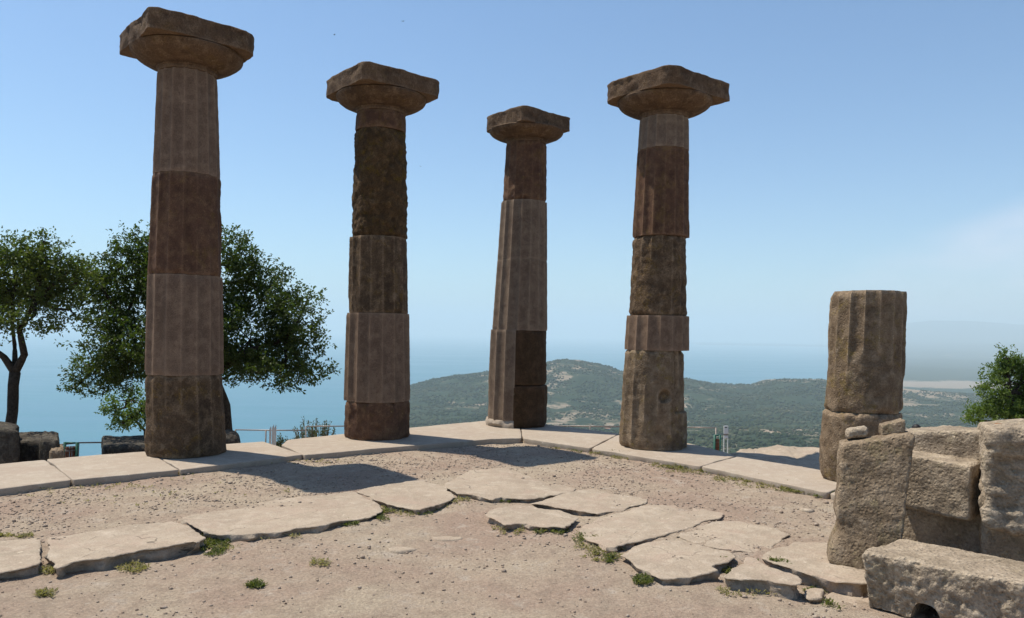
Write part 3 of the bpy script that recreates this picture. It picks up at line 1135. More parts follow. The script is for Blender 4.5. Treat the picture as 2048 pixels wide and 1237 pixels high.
# ------------------------------------------------------------ weeds
def leaf_mesh(name, items, mat, parent=None, origin=None):
    """items: (pos, dir, up, length, width) -> two-quad folded leaves"""
    n = len(items)
    pos = np.array([tuple(i[0]) for i in items])
    d = np.array([tuple(i[1]) for i in items])
    u = np.array([tuple(i[2]) for i in items])
    L = np.array([i[3] for i in items])[:, None]
    W = np.array([i[4] for i in items])[:, None]
    d /= np.linalg.norm(d, axis=1, keepdims=True) + 1e-9
    s = np.cross(d, u)
    s /= np.linalg.norm(s, axis=1, keepdims=True) + 1e-9
    up = np.cross(s, d)
    mid = pos + d * L * 0.5
    A = pos
    B = mid + s * W * 0.5 + up * W * 0.18
    C = pos + d * L - up * L * 0.12
    D = mid - s * W * 0.5 + up * W * 0.18
    V = np.stack([A, B, C, D], 1).reshape(-1, 3)
    base = np.arange(n)[:, None] * 4
    Fc = np.concatenate([base + np.array([[0, 1, 2]]), base + np.array([[0, 2, 3]])], 0)
    return mobj(name, V, Fc.tolist(), mat, parent, origin, smooth=False)


def rv():
    while True:
        v = Vector((random.uniform(-1, 1), random.uniform(-1, 1), random.uniform(-1, 1)))
        if 0.05 < v.length < 1: return v.normalized()


random.seed(11)


def weeds(name, spots, mat, lb, hmul=1.0):
    items = []
    for (x, y, rx, ry, n) in spots:
        for _ in range(n):
            a, q = random.uniform(0, 6.283), math.sqrt(random.random())
            px, py = x + rx * q * math.cos(a), y + ry * q * math.sin(a)
            c = G(px, py, -0.10)
            z = hgt(c.x, c.y)
            c = G(px, py, z)
            if sdist(np.array([c.x]), np.array([c.y]), ST)[0] > -0.36: continue
            if noise.noise(Vector((c.x * 9, c.y * 9, 1))) < -0.15: continue
            k = random.randint(3, 6)
            for _ in range(k):
                dr = Vector((random.uniform(-1, 1), random.uniform(-1, 1), random.uniform(0.15, 1.1))).normalized()
                st = Vector((c.x + random.uniform(-.015, .015), c.y + random.uniform(-.015, .015), z + random.uniform(0, 0.012)))
                L = random.uniform(0.012, 0.032) * hmul
                items.append((st, dr, Vector((0, 0, 1)) + rv() * 0.3, L, L * 0.45))
    o = leaf_mesh(name, items, mat)
    return tag(o, lb, 'weeds', None, 'stuff')


weeds('weeds', [(1250, 905, 60, 4, 90), (1380, 935, 60, 4, 90), (1500, 962, 60, 5, 90), (1600, 982, 50, 5, 90), (432, 1080, 30, 16, 260), (428, 1100, 28, 14, 190), (455, 1085, 22, 8, 70), (512, 1172, 18, 7, 70), (700, 1047, 18, 7, 60), (765, 1032, 18, 12, 110),
                (800, 1020, 30, 6, 70), (850, 1024, 30, 8, 50), (1020, 1002, 28, 5, 60), (1070, 1066, 20, 5, 40), (1118, 1063, 18, 7, 60), (1165, 1078, 20, 10, 50),
                (1222, 1118, 14, 10, 50), (1285, 1163, 17, 8, 120), (1455, 1133, 16, 18, 160), (1545, 1128, 34, 7, 90), (1712, 1166, 16, 9, 130), (1640, 1182, 30, 12, 60),
                (1320, 922, 22, 5, 60), (1420, 948, 25, 5, 50), (1650, 990, 30, 7, 130), (1180, 903, 40, 5, 90), (680, 905, 15, 4, 30), (1660, 1215, 20, 10, 40)],
      M['weed'], 'small green weeds growing at the slab edges')
weeds('dry_weeds', [(440, 1085, 45, 22, 120), (800, 1022, 60, 12, 160), (1040, 1060, 60, 12, 120), (1200, 1100, 50, 26, 160), (1470, 1150, 40, 20, 120), (1690, 1170, 60, 16, 160), (980, 880, 120, 5, 120), (120, 975, 200, 5, 90), (560, 925, 160, 5, 90), (900, 1003, 50, 6, 90), (1150, 895, 60, 7, 260), (1280, 915, 60, 8, 260), (1360, 932, 60, 8, 260), (1500, 958, 70, 8, 260), (1610, 980, 50, 8, 260), (95, 1190, 20, 6, 60), (265, 1138, 30, 10, 90), (640, 1130, 20, 8, 40), (85, 1143, 30, 6, 60), (30, 1074, 40, 4, 60), (1110, 884, 60, 7, 190), (1240, 908, 70, 7, 220),
                    (1400, 940, 80, 8, 260), (1560, 970, 90, 9, 260), (1480, 958, 60, 8, 120), (1190, 1095, 40, 20, 90), (1500, 1185, 70, 12, 80), (880, 1012, 40, 6, 60), (540, 1076, 60, 5, 60), (640, 910, 60, 4, 40), (360, 948, 30, 4, 40), (300, 985, 300, 30, 60)],
      M['drygrass'], 'dry yellow grass and stubble along the stylobate', 1.0)


# ------------------------------------------------------------ blocks at the right
def blk(name, corners, n, mat, lb, cat='stone block', rnd=0.03, amp=0.018, fine=0.006, seed=0.0, warp=None, group='fallen blocks at the right', freq=4.0):
    V, Fc = block(corners, n, rnd, amp, fine, seed, warp, freq)
    c = sum(V, Vector()) / len(V)
    zmin = min(v.z for v in V)
    o = mobj(name, V, Fc, mat, None, (c.x, c.y, zmin), sharp=60)
    return tag(o, lb, cat, group)


# upright slab
A0 = P(1661, 1124, 5.21); A1 = P(1797, 1192, 4.95)
A0t = P(1684, 888, 5.28); A1t = P(1831, 867, 5.06)
back = Vector((0.07, 0.22, 0))
c8 = [[[A0, A0t], [A0 + back, A0t + back]], [[A1, A1t], [A1 + back, A1t + back]]]


def w_up(u, v, w, X):
    # worn left edge with a foot that sticks out
    k = 0.035 * ss(0.42, 0.30, w) * ss(0.15, 0.28, w) * (1 - u) ** 3
    return X + Vector((k - 0.02 * ss(.2, 0, w) * (1 - u), 0, 0))


blk('upright_block', c8, (34, 12, 56), M['block'], 'large upright slab with a rough brown face, leftmost of the blocks', seed=3.0, amp=0.012, fine=0.006, rnd=0.025, warp=w_up)

# stepped block behind
B0 = P(1768, 1120, 5.52); dirB = (P(1948, 1130, 5.10) - P(1768, 1120, 5.52)); dirB.z = 0
upz = Vector((0.02, 0.03, 1))
zt = P(1840, 873, 5.33).z
bkB = Vector((-dirB.y, dirB.x, 0)).normalized()
B0.z = -0.22
mb = MB()
hB = zt - B0.z
q0 = B0 + bkB * 0.22
mb.add(*block([[[q0, q0 + upz * hB], [q0 + bkB * 0.4, q0 + bkB * 0.4 + upz * hB]],
               [[q0 + dirB, q0 + dirB + upz * (hB + 0.055)], [q0 + dirB + bkB * 0.4, q0 + dirB + bkB * 0.4 + upz * (hB + 0.055)]]], (26, 14, 44), 0.03, 0.014, 0.006, 12.0))
zl = P(1840, 912, 5.33).z; zu = P(1840, 1022, 5.33).z
q1 = B0 + Vector((0, 0, zu - B0.z)) + dirB * 0.0
wB = dirB * 0.97

mb.add(*block([[[q1, q1 + upz * (zl - zu)], [q1 + bkB * 0.3, q1 + bkB * 0.3 + upz * (zl - zu)]],
               [[q1 + wB - Vector((0, 0, .03)), q1 + wB + upz * (zl - zu - 0.02)], [q1 + wB + bkB * 0.3, q1 + wB + bkB * 0.3 + upz * (zl - zu - 0.02)]]], (26, 10, 20), 0.025, 0.014, 0.006, 17.0))
tag(mb.obj('stepped_block', M['block_pale'], None, (B0.x, B0.y, -0.22), sharp=60), 'stepped block with a projecting band above a dark recess, right of the upright slab', 'stone block', 'fallen blocks at the right')

# big block at the right edge
C0 = P(1966, 1130, 4.85); C0.z = -0.22
dirC = Vector((0.86, -0.46, 0))
bkC = Vector((0.46, 0.86, 0)).normalized()
ztC = P(1975, 850, 4.90).z
hC = ztC - C0.z
zuC = P(1960, 1058, 4.85).z
mb = MB()
q0 = C0 + bkC * 0.32
mb.add(*block([[[q0, q0 + Vector((0, 0, hC - 0.03))], [q0 + bkC * 0.5, q0 + bkC * 0.5 + Vector((0, 0, hC - 0.03))]],
               [[q0 + dirC, q0 + dirC + Vector((0, 0, hC + 0.05))], [q0 + dirC + bkC * 0.5, q0 + dirC + bkC * 0.5 + Vector((0, 0, hC + 0.05))]]], (30, 14, 44), 0.04, 0.02, 0.008, 22.0))
q1 = C0 + Vector((0, 0, zuC - C0.z))
mb.add(*block([[[q1, q1 + Vector((0, 0, ztC - zuC))], [q1 + bkC * 0.42, q1 + bkC * 0.42 + Vector((0, 0, ztC - zuC))]],
               [[q1 + dirC - Vector((0, 0, .05)), q1 + dirC + Vector((0, 0, ztC - zuC + 0.04))], [q1 + dirC + bkC * 0.42, q1 + dirC + bkC * 0.42 + Vector((0, 0, ztC - zuC + 0.04))]]], (44, 18, 44), 0.06, 0.045, 0.012, 27.0))
tag(mb.obj('projecting_block', M['block_pale'], None, (C0.x, C0.y, -0.22), sharp=60), 'big weathered block with an overhanging face and orange lichen, cut by the right edge', 'stone block', 'fallen blocks at the right')

# low notched block in front
zD = 0.20
fl = G(1724, 1103, zD); bl = G(1797, 1075, zD); fr_ = G(2046, 1168, zD)
ex = (fr_ - fl)
bkD = (bl - fl)
zb_ = -0.135
low = Vector((0.02, 0.01, 0))


def w_notch(u, v, w, X):
    a = (u - 0.425) / 0.10
    if abs(a) < 1.25:
        top_ = zb_ + 0.115 * math.sqrt(max(0, 1 - min(1, abs(a)) ** 3))
        if X.z < top_: X = Vector((X.x, X.y, top_))
    # rounded foot of the left end
    if w > 0.999: X = Vector((X.x, X.y, zD + 0.35 * (X.z - zD)))
    X = X + Vector((0.03 * (1 - w) ** 2 * ss(0.12, 0.0, u), 0.015 * (1 - w) ** 2, 0))
    return X


F0 = Vector((fl.x, fl.y, zb_)); F1 = Vector((fr_.x, fr_.y, zb_))
c8 = [[[F0 + low, fl], [F0 + bkD, bl]], [[F1 + low * 0.3, fr_], [F1 + bkD, fr_ + bkD]]]
blk('notched_block', c8, (90, 26, 30), M['block_pale'], 'low long block with a pale flat top and an arched notch underneath', seed=33.0, amp=0.022, fine=0.010, rnd=0.02, warp=w_notch)

# two stones lying on the upright slab
s0 = P(1693, 882, 5.35); s1 = P(1740, 876, 5.31)
dx = s1 - s0
hh = Vector((0, 0, 0.078)); bk = Vector((0.03, 0.12, 0))
blk('loose_stone', [[[s0, s0 + hh], [s0 + bk, s0 + bk + hh]], [[s1, s1 + hh], [s1 + bk, s1 + bk + hh]]], (14, 10, 8), M['block_pale'],
    'small rounded pale stone lying on the left end of the upright slab', 'stone', 0.03, 0.012, 0.004, 41.0, None, None)
s0 = P(1763, 874, 5.28); s1 = P(1812, 866, 5.20)
hl = P(1763, 850, 5.28) - s0; hr = P(1812, 839, 5.20) - s1
blk('wedge_stone', [[[s0, s0 + hl], [s0 + bk, s0 + bk + hl]], [[s1, s1 + hr], [s1 + bk, s1 + bk + hr]]], (14, 10, 8), M['block'],
    'wedge shaped stone lying on the upright slab in front of the short column', 'stone', 0.012, 0.006, 0.003, 47.0, None, None)


# ------------------------------------------------------------ rocks beyond the stylobate
def rock(name, px, Y, z0, depth, mat, lb, seed, rnd=0.10, amp=0.06, n=(20, 14, 24)):
    """px: x left, x right, y top of a rock standing at distance Y on height z0"""
    xl, xr, yt = px
    a = P(xl, yt, Y); b = P(xr, yt, Y)
    a0 = Vector((a.x, a.y, z0)); b0 = Vector((b.x, b.y, z0))
    bka = Vector((a.x / a.y * depth, depth, 0)); bkb = Vector((b.x / b.y * depth, depth, 0))
    at = a.copy(); bt = b.copy()
    return blk(name, [[[a0, at], [a0 + bka, at + bka]], [[b0, bt], [b0 + bkb, bt + bkb]]], n, mat, lb, 'rock', rnd, amp, 0.015, seed, None, 'boulders behind the stylobate', 2.0)


rock('boulder', (-190, 44, 856), 9.6, -1.4, 0.9, M['rock_dark'], 'tall dark boulder cut off by the left edge, behind the tree trunk', 61.0)
rock('boulder', (14, 106, 876), 10.0, -1.4, 0.8, M['rock_dark'], 'dark flat topped boulder right of the left tree trunk', 66.0)
rock('boulder', (80, 120, 877), 9.9, -1.4, 0.7, M['rock_dark'], 'narrow brown boulder leaning on the dark ones', 69.0, 0.06, 0.03)
rock('boulder', (98, 130, 899), 9.7, -1.4, 0.5, M['block'], 'small low reddish boulder beside the green litter bin', 71.0, 0.06, 0.02)
rock('flat_rock', (203, 330, 893), 11.4, -1.4, 1.3, M['rock_dark'], 'long low flat rock left of the leftmost column foot', 74.0, 0.05, 0.03)
rock('boulder', (430, 480, 868), 11.6, -1.4, 0.7, M['rock_dark'], 'rounded dark boulder at the foot of the leafy tree', 77.0, 0.14, 0.03)


# ------------------------------------------------------------ trees
def tree_crown(ells, n_tip, per, leaf, spread, seed, density_pow=0.45):
    """ells: (centre, radii) ; returns leaf items and the tips"""
    random.seed(seed)
    vol = [e[1][0] * e[1][1] * e[1][2] for e in ells]
    tot = sum(vol)
    items, tips = [], []
    for (c, rr), v in zip(ells, vol):
        for _ in range(int(n_tip * v / tot)):
            d = rv()
            q = random.random() ** density_pow
            q *= 1 + 0.12 * noise.noise(Vector(d) * 2.5 + Vector((seed, 0, 0)))
            p = Vector((c[0] + d.x * rr[0] * q, c[1] + d.y * rr[1] * q, c[2] + d.z * rr[2] * q))
            if noise.noise(p * 1.7 + Vector((seed * 3, 1, 2))) < -0.36: continue
            if noise.noise(p * 4.2 + Vector((seed, 7, 2))) < -0.26: continue
            tips.append((p, Vector(c)))
            ax = (Vector((d.x, d.y, d.z * 0.6)) + Vector((0, 0, 0.45)) + rv() * 0.5).normalized()
            tl = spread * random.uniform(0.6, 1.5)
            for k in range(per):
                s_ = random.random()
                pos = p + ax * tl * s_ + rv() * spread * 0.28
                dr = (ax * 0.5 + rv()).normalized()
                L = leaf * random.uniform(0.7, 1.25)
                items.append((pos, dr, Vector((0, 0, 1)) + rv() * 0.9, L, L * random.uniform(0.45, 0.6)))
    return items, tips


def ell(x, y, rx, ry, Y, ry_depth=None):
    """ellipsoid seen at pixel x, y with pixel radii, standing at distance Y"""
    c = P(x, y, Y)
    a = rx * Y / F_PX
    b = ry * Y / F_PX
    return (c, (a, ry_depth or a * 0.9, b))


def make_tree(name, lb, cat, base, trunk_pts, trunk_r, ells, n_tip, per, leaf, spread, seed, lmat, bmat, group=None, n_limb=60):
    t = thing(name, lb, cat, base, group)
    items, tips = tree_crown(ells, n_tip, per, leaf, spread, seed)
    mb = MB()
    for pts, rs in zip(trunk_pts, trunk_r):
        # curve through the points with a little wobble
        fine, fr2 = [], []
        for i in range(len(pts) - 1):
            for k in range(4):
                w = k / 4
                q = Vector(pts[i]).lerp(Vector(pts[i + 1]), w)
                q += Vector((noise.noise(q * 2.0), noise.noise(q * 2.0 + Vector((5, 5, 5))), 0)) * 0.04 * (1 if 0 < i + w else 0)
                fine.append(q)
                fr2.append(rs[i] * (1 - w) + rs[i + 1] * w)
        fine.append(Vector(pts[-1])); fr2.append(rs[-1])
        mb.tube(fine, fr2, 10)
    mb.obj('trunk', bmat, t)
    # limbs to the clumps, twigs to tips
    mb = MB()
    hub = [Vector(p) for pts in trunk_pts for p in pts[1:]]
    for (c, rr) in ells:
        h = min(hub, key=lambda q: (q - Vector(c)).length)
        m = h.lerp(Vector(c), 0.5) + Vector((0, 0, -0.08)) + rv() * 0.06
        mb.tube([h, m, Vector(c)], [0.035, 0.024, 0.014], 6)
    random.shuffle(tips)
    for p, c in tips[:n_limb]:
        m = c.lerp(p, 0.55) + rv() * 0.06 - Vector((0, 0, 0.04))
        mb.tube([c, m, p], [0.013, 0.008, 0.003], 5)
    mb.obj('branches', bmat, t)
    leaf_mesh('foliage', items, lmat, t)
    return t


# big leafy tree behind the leftmost column
YT = 13.2
bt = P(462, 900, YT)
base = (bt.x, bt.y, -1.42)
f1 = P(446, 812, YT); f2 = P(425, 752, YT); f3 = P(400, 660, YT); f4 = P(390, 560, YT)
E = [ell(395, 580, 100, 90, YT), ell(285, 545, 75, 70, YT), ell(275, 500, 42, 48, YT), ell(230, 600, 70, 60, YT + .3), ell(240, 690, 85, 70, YT - .4), ell(185, 750, 50, 38, YT),
     ell(250, 750, 62, 42, YT), ell(360, 690, 95, 70, YT - .6), ell(460, 520, 48, 58, YT), ell(500, 560, 52, 55, YT + .2), ell(545, 600, 58, 52, YT), ell(590, 640, 52, 52, YT - .3), ell(590, 700, 62, 46, YT),
     ell(632, 755, 36, 22, YT), ell(560, 745, 78, 34, YT - .4), ell(500, 680, 90, 75, YT), ell(480, 735, 60, 34, YT + .4), ell(462, 480, 18, 30, YT), ell(284, 478, 14, 26, YT), ell(615, 600, 30, 18, YT), ell(192, 560, 48, 50, YT), ell(150, 778, 26, 10, YT)]
make_tree('leafy_tree', 'dense dark green tree standing behind the leftmost column', 'tree', base,
          [[Vector(base), f1, f2, f3, f4], [f2, P(320, 700, YT), P(250, 640, YT)], [f2, P(500, 700, YT - .2), P(570, 680, YT)]],
          [[0.16, 0.12, 0.11, 0.08, 0.04], [0.08, 0.05, 0.03], [0.08, 0.05, 0.03]], E, 5400, 16, 0.060, 0.16, 3, M['leaf_dark'], M['bark'])

# tree at the left edge
YL = 11.6
b0 = P(8, 1000, YL)
base = (b0.x, b0.y, -1.42)
fk = P(30, 745, YL)
E = [ell(60, 560, 75, 62, YL), ell(0, 575, 80, 65, YL), ell(-80, 570, 80, 70, YL), ell(110, 585, 48, 52, YL + .2), ell(95, 515, 48, 38, YL), ell(25, 510, 55, 35, YL), ell(135, 545, 30, 32, YL), ell(60, 640, 70, 28, YL - .3), ell(-30, 640, 70, 40, YL),
     ell(140, 620, 32, 34, YL), ell(88, 482, 16, 16, YL), ell(-120, 640, 60, 50, YL), ell(165, 560, 34, 48, YL + .2)]
make_tree('broadleaf_tree', 'thinner lighter green tree with a bare dark trunk at the left edge', 'tree', base,
          [[Vector(base), P(22, 850, YL), fk], [fk, P(48, 710, YL), P(40, 660, YL), P(70, 600, YL)], [fk, P(8, 715, YL), P(-25, 690, YL), P(-60, 620, YL)], [fk, P(30, 690, YL + .3), P(25, 600, YL)]],
          [[0.10, 0.075, 0.075], [0.06, 0.05, 0.04, 0.02], [0.06, 0.045, 0.035, 0.02], [0.045, 0.03, 0.015]], E, 2300, 13, 0.055, 0.15, 8, M['leaf_mid'], M['bark'])

# sapling below the crown
YS = 14.4
b0 = P(296, 930, YS)
base = (b0.x, b0.y, -1.42)
E = [ell(262, 800, 40, 26, YS), ell(235, 820, 26, 22, YS), ell(268, 835, 34, 20, YS), ell(240, 845, 20, 14, YS), ell(285, 815, 26, 34, YS)]
make_tree('sapling', 'small light green sapling leaning out from behind the foot of the leftmost column', 'sapling', base,
          [[Vector(base), P(290, 862, YS), P(265, 835, YS), P(255, 800, YS)]], [[0.03, 0.025, 0.018, 0.008]], E, 430, 10, 0.06, 0.12, 14, M['leaf_light'], M['bark'], None, 30)

# bush at the right edge
YR = 12.5
b0 = P(2035, 900, YR)
base = (b0.x, b0.y, -1.42)
E = [ell(2016, 745, 20, 46, YR), ell(2012, 715, 9, 22, YR), ell(2040, 770, 45, 42, YR), ell(1998, 790, 30, 30, YR), ell(1975, 825, 34, 22, YR), ell(2040, 825, 60, 40, YR), ell(1955, 842, 26, 10, YR), ell(2085, 790, 45, 60, YR)]
make_tree('young_tree', 'bright green feathery young tree behind the big block at the right edge', 'tree', base,
          [[Vector(base), P(2030, 840, YR), P(2020, 780, YR), P(2015, 720, YR)]], [[0.06, 0.045, 0.03, 0.01]], E + [ell(2000, 760, 24, 34, YR), ell(2030, 745, 26, 30, YR), ell(1985, 800, 34, 26, YR)], 2500, 14, 0.046, 0.12, 23, M['leaf_light'], M['bark'], None, 40)


def bush(name, lb, px, Y, ztop_y, n, seed, mat, width_px, leaf=0.05):
    random.seed(seed)
    b = P(px, 900, Y)
    t = thing(name, lb, 'bush', (b.x, b.y, -1.45))
    zt_ = P(px, ztop_y, Y).z
    w = width_px * Y / F_PX / 2
    mb = MB()
    items = []
    for i in range(n):
        a = random.uniform(0, 6.283)
        q = math.sqrt(random.random())
        tp = Vector((b.x + w * q * math.cos(a), b.y + w * 0.7 * q * math.sin(a), -1.45 + (zt_ + 1.45) * (1 - 0.45 * q * q) * random.uniform(0.72, 1.0)))
        st = Vector((b.x + 0.25 * w * q * math.cos(a), b.y + .2 * w * q * math.sin(a), -1.45))
        m = st.lerp(tp, 0.5) + Vector((0.1 * w * math.cos(a), 0, 0))
        mb.tube([st, m, tp], [0.012, 0.008, 0.003], 5)
        for k in range(34):
            s_ = random.uniform(0.35, 1.0)
            p = st.lerp(m, s_ * 2) if s_ < 0.5 else m.lerp(tp, s_ * 2 - 1)
            dr = ((tp - m).normalized() * 0.8 + rv() * 0.8).normalized()
            L = leaf * random.uniform(0.7, 1.3)
            items.append((p + rv() * 0.02, dr, rv(), L, L * 0.35))
    mb.obj('stems', M['bark_pale'], t)
    leaf_mesh('foliage', items, mat, t)
    return t


bush('olive_bush', 'grey green bush with upright twigs behind the railing, left of the second column', 630, 16.4, 822, 75, 31, M['leaf_olive'], 105)
bush('low_bush', 'low bluish bush below the white stakes', 566, 17.5, 866, 40, 33, M['leaf_olive'], 40)


# ------------------------------------------------------------ railing along the terrace edge
def railing(lb, pts, top_px, sec_px=()):
    """pts: (pixel x, pixel y of the top rail, distance)"""
    tops = [P(x, y, Y) for x, y, Y in pts]
    t = thing('railing', lb, 'railing', (tops[0].x, tops[0].y, -1.45), 'railings at the terrace edge')
    for p in tops:
        mb = MB()
        mb.tube([Vector((p.x, p.y, -1.5)), Vector((p.x, p.y, p.z))], [0.014, 0.014], 8)
        mb.obj('post', M['metal'], t)
    mb = MB()
    mb.tube(tops, [0.012] * len(tops), 8)
    mb.obj('top_rail', M['metal'], t)
    mb = MB()
    mb.tube([p - Vector((0, 0, 0.5)) for p in tops], [0.006] * len(tops), 6)
    mb.obj('middle_rail', M['metal'], t)
    return t


railing('thin metal railing above the sea left of the leftmost column', [(119, 890, 12.6), (157, 886, 12.8), (236, 885, 13.2)], None)
railing('thin metal railing behind the foot of the leftmost column', [(236, 880.5, 14.6), (330, 878, 14.8)], None)
railing('thin metal railing between the two leftmost columns', [(471, 860, 15.6), (532, 861, 15.6), (612, 861, 15.4)], None)
railing('thin metal railing in front of the olive bush', [(612, 853.5, 15.9), (700, 852.5, 15.9)], None)
railing('thin wire railing between the middle column and the fourth column', [(1108, 852, 15.6), (1180, 853, 15.4), (1260, 854, 15.2)], None)
railing('thin wire railing right of the fourth column', [(1370, 855, 14.9), (1432, 856, 14.6)], None)

# white pointed stakes
for i, (x, y) in enumerate([(541, 853), (546.5, 850), (551, 850)]):
    p = P(x, y, 15.1)
    mb = MB()
    mb.box((p.x, p.y, (p.z - 1.5) / 2 - 0.03), (0.017, 0.012, (p.z + 1.5) / 2 - 0.03))
    a = Vector((p.x, p.y, p.z - 0.06))
    mb.add([a + Vector((-.017, -.012, 0)), a + Vector((.017, -.012, 0)), a + Vector((.017, .012, 0)), a + Vector((-.017, .012, 0)), a + Vector((.012, 0, .07))],
           [(0, 1, 4), (1, 2, 4), (2, 3, 4), (3, 0, 4)])
    tag(mb.obj('white_stake', M['white'], None, (p.x, p.y, -1.5), smooth=False),
        ['leftmost and lowest of the three white pointed stakes at the railing', 'middle one of the three white pointed stakes at the railing', 'rightmost of the three white pointed stakes at the railing'][i], 'stake', 'white stakes')

# white information stand
pt = P(1452, 852, 13.6)
t = thing('sign_stand', 'narrow white stand on two legs with a small dark mark, right of the fourth column', 'sign', (pt.x, pt.y, -1.45))
mb = MB()
mb.box((pt.x, pt.y, pt.z - 0.07), (0.038, 0.012, 0.07), 0, 0.004)
pan = mb.obj('panel', M['white'], t, sharp=40)
mb = MB()
mb.box((pt.x - 0.004, pt.y - 0.0135, pt.z - 0.028), (0.02, 0.0015, 0.008))
mb.obj('mark', M['black'], pan, smooth=False)
mb = MB()
mb.box((pt.x, pt.y, pt.z - 0.19), (0.038, 0.012, 0.022), 0, 0.004)
mb.obj('cross_plate', M['white'], t, sharp=40)
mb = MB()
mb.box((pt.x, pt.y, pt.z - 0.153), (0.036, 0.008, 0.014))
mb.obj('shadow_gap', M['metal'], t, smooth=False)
for s_ in (-1, 1):
    mb = MB()
    mb.box((pt.x + s_ * 0.032, pt.y, (pt.z - 0.21 - 1.45) / 2), (0.006, 0.01, (pt.z - 0.21 + 1.45) / 2))
    mb.obj('leg', M['white'], t, smooth=False)


# litter bins: two green posts, a bucket of wooden slats hung between them
def litter_bin(x, y, Y, w, lb):
    p = P(x, y, Y)
    zb = -1.45
    t = thing('litter_bin', lb, 'litter bin', (p.x, p.y, zb), 'green litter bins')
    for s_ in (-1, 1):
        mb = MB()
        mb.tube([Vector((p.x + s_ * w, p.y, zb)), Vector((p.x + s_ * w, p.y, p.z))], [0.022, 0.022], 10)
        mb.obj('post', M['green'], t)
    mb = MB()
    mb.tube([Vector((p.x - w, p.y, p.z - 0.01)), Vector((p.x + w, p.y, p.z - 0.01))], [0.014, 0.014], 8)
    mb.obj('crossbar', M['green'], t)
    mb = MB()
    for k in range(12):
        a = 2 * math.pi * k / 12
        r_ = w * 0.72
        mb.box((p.x + r_ * math.cos(a), p.y + r_ * math.sin(a), p.z - 0.36), (0.008, r_ * 0.22, 0.29), a, 0.003)
    mb.tube([Vector((p.x, p.y, p.z - 0.62)), Vector((p.x, p.y, p.z - 0.6))], [w * 0.7, w * 0.7], 16)
    mb.obj('slatted_bucket', M['wood'], t, sharp=40)
    for zz in (p.z - 0.12, p.z - 0.55):
        mb = MB()
        V, Fc = [], []
        for k in range(24):
            a = 2 * math.pi * k / 24
            for rr, dz in ((w * 0.80, -0.012), (w * 0.84, -0.012), (w * 0.84, 0.012), (w * 0.80, 0.012)):
                V.append((p.x + rr * math.cos(a), p.y + rr * math.sin(a), zz + dz))
        for k in range(24):
            for j in range(4):
                Fc.append((k * 4 + j, ((k + 1) % 24) * 4 + j, ((k + 1) % 24) * 4 + (j + 1) % 4, k * 4 + (j + 1) % 4))
        mb.add(V, Fc)
        mb.obj('hoop', M['metal'], t, sharp=40)
    return t


litter_bin(142, 885, 12.4, 0.095, 'litter bin with green posts and reddish wooden slats beside the left boulders')
litter_bin(1434.5, 870, 13.3, 0.042, 'slim green litter bin beside the white stand')

# ------------------------------------------------------------ visitor behind the blocks
ph = P(1833, 852, 15.0)
feet_z = ph.z - 1.66
t = thing('person', 'dark haired person in a pale shirt, only the head showing over the blocks', 'person', (ph.x, ph.y, feet_z))


def skin_obj(name, verts, edges, radii, mat, parent, sub=2, root=0):
    me = bpy.data.meshes.new(name)
    org = world_loc(parent)
    me.from_pydata([tuple(Vector(v) - org) for v in verts], edges, [])
    me.materials.append(mat)
    o = bpy.data.objects.new(name, me)
    COL.objects.link(o)
    o.parent = parent
    m = o.modifiers.new('skin', 'SKIN')
    m.use_smooth_shade = True
    for i, r in enumerate(radii):
        sv = me.skin_vertices[0].data[i]
        sv.radius = (r, r) if not isinstance(r, tuple) else r
        sv.use_root = (i == root)
    s = o.modifiers.new('sub', 'SUBSURF')
    s.levels = s.render_levels = sub
    return o


def bp(x, y, z):
    return (ph.x + x, ph.y + y, feet_z + z)


bv = [bp(0, 0, 0.92), bp(0, 0, 1.10), bp(0, 0, 1.30), bp(0, 0, 1.40), bp(0, 0, 1.46), bp(0, -.01, 1.53), bp(0, -.01, 1.61),
      bp(-.19, 0, 1.36), bp(-.26, -.02, 1.10), bp(-.27, -.10, 0.87), bp(-.27, -.12, 0.79),
      bp(.19, 0, 1.36), bp(.26, -.02, 1.10), bp(.27, -.10, 0.87), bp(.27, -.12, 0.79),
      bp(-.10, 0, 0.82), bp(-.11, -.02, 0.46), bp(-.11, 0.01, 0.08), bp(-.11, -.13, 0.04),
      bp(.10, 0, 0.82), bp(.11, -.02, 0.46), bp(.11, 0.01, 0.08), bp(.11, -.13, 0.04)]
be = [(0, 1), (1, 2), (2, 3), (3, 4), (4, 5), (5, 6), (2, 7), (7, 8), (8, 9), (9, 10), (2, 11), (11, 12), (12, 13), (13, 14),
      (0, 15), (15, 16), (16, 17), (17, 18), (0, 19), (19, 20), (20, 21), (21, 22)]
br = [.13, .12, .13, .07, .052, .078, .072, .055, .042, .032, .036, .055, .042, .032, .036, .085, .058, .042, .035, .085, .058, .042, .035]
skin_obj('body', bv, be, br, M['skin'], t)
skin_obj('shirt', [bp(0, 0, .86), bp(0, 0, 1.1), bp(0, 0, 1.3), bp(0, 0, 1.40), bp(-.19, 0, 1.36), bp(-.25, -.01, 1.16), bp(.19, 0, 1.36), bp(.25, -.01, 1.16)],
         [(0, 1), (1, 2), (2, 3), (2, 4), (4, 5), (2, 6), (6, 7)], [.155, .14, .15, .085, .07, .062, .07, .062], M['shirt'], t)
skin_obj('trousers', [bp(0, 0, .95), bp(-.10, 0, 0.82), bp(-.11, -.02, 0.46), bp(-.11, 0.01, 0.1), bp(.10, 0, 0.82), bp(.11, -.02, 0.46), bp(.11, 0.01, 0.1)],
         [(0, 1), (1, 2), (2, 3), (0, 4), (4, 5), (5, 6)], [.15, .10, .075, .06, .10, .075, .06], M['trousers'], t)
hv, hf = [], []
bmh = bmesh.new()
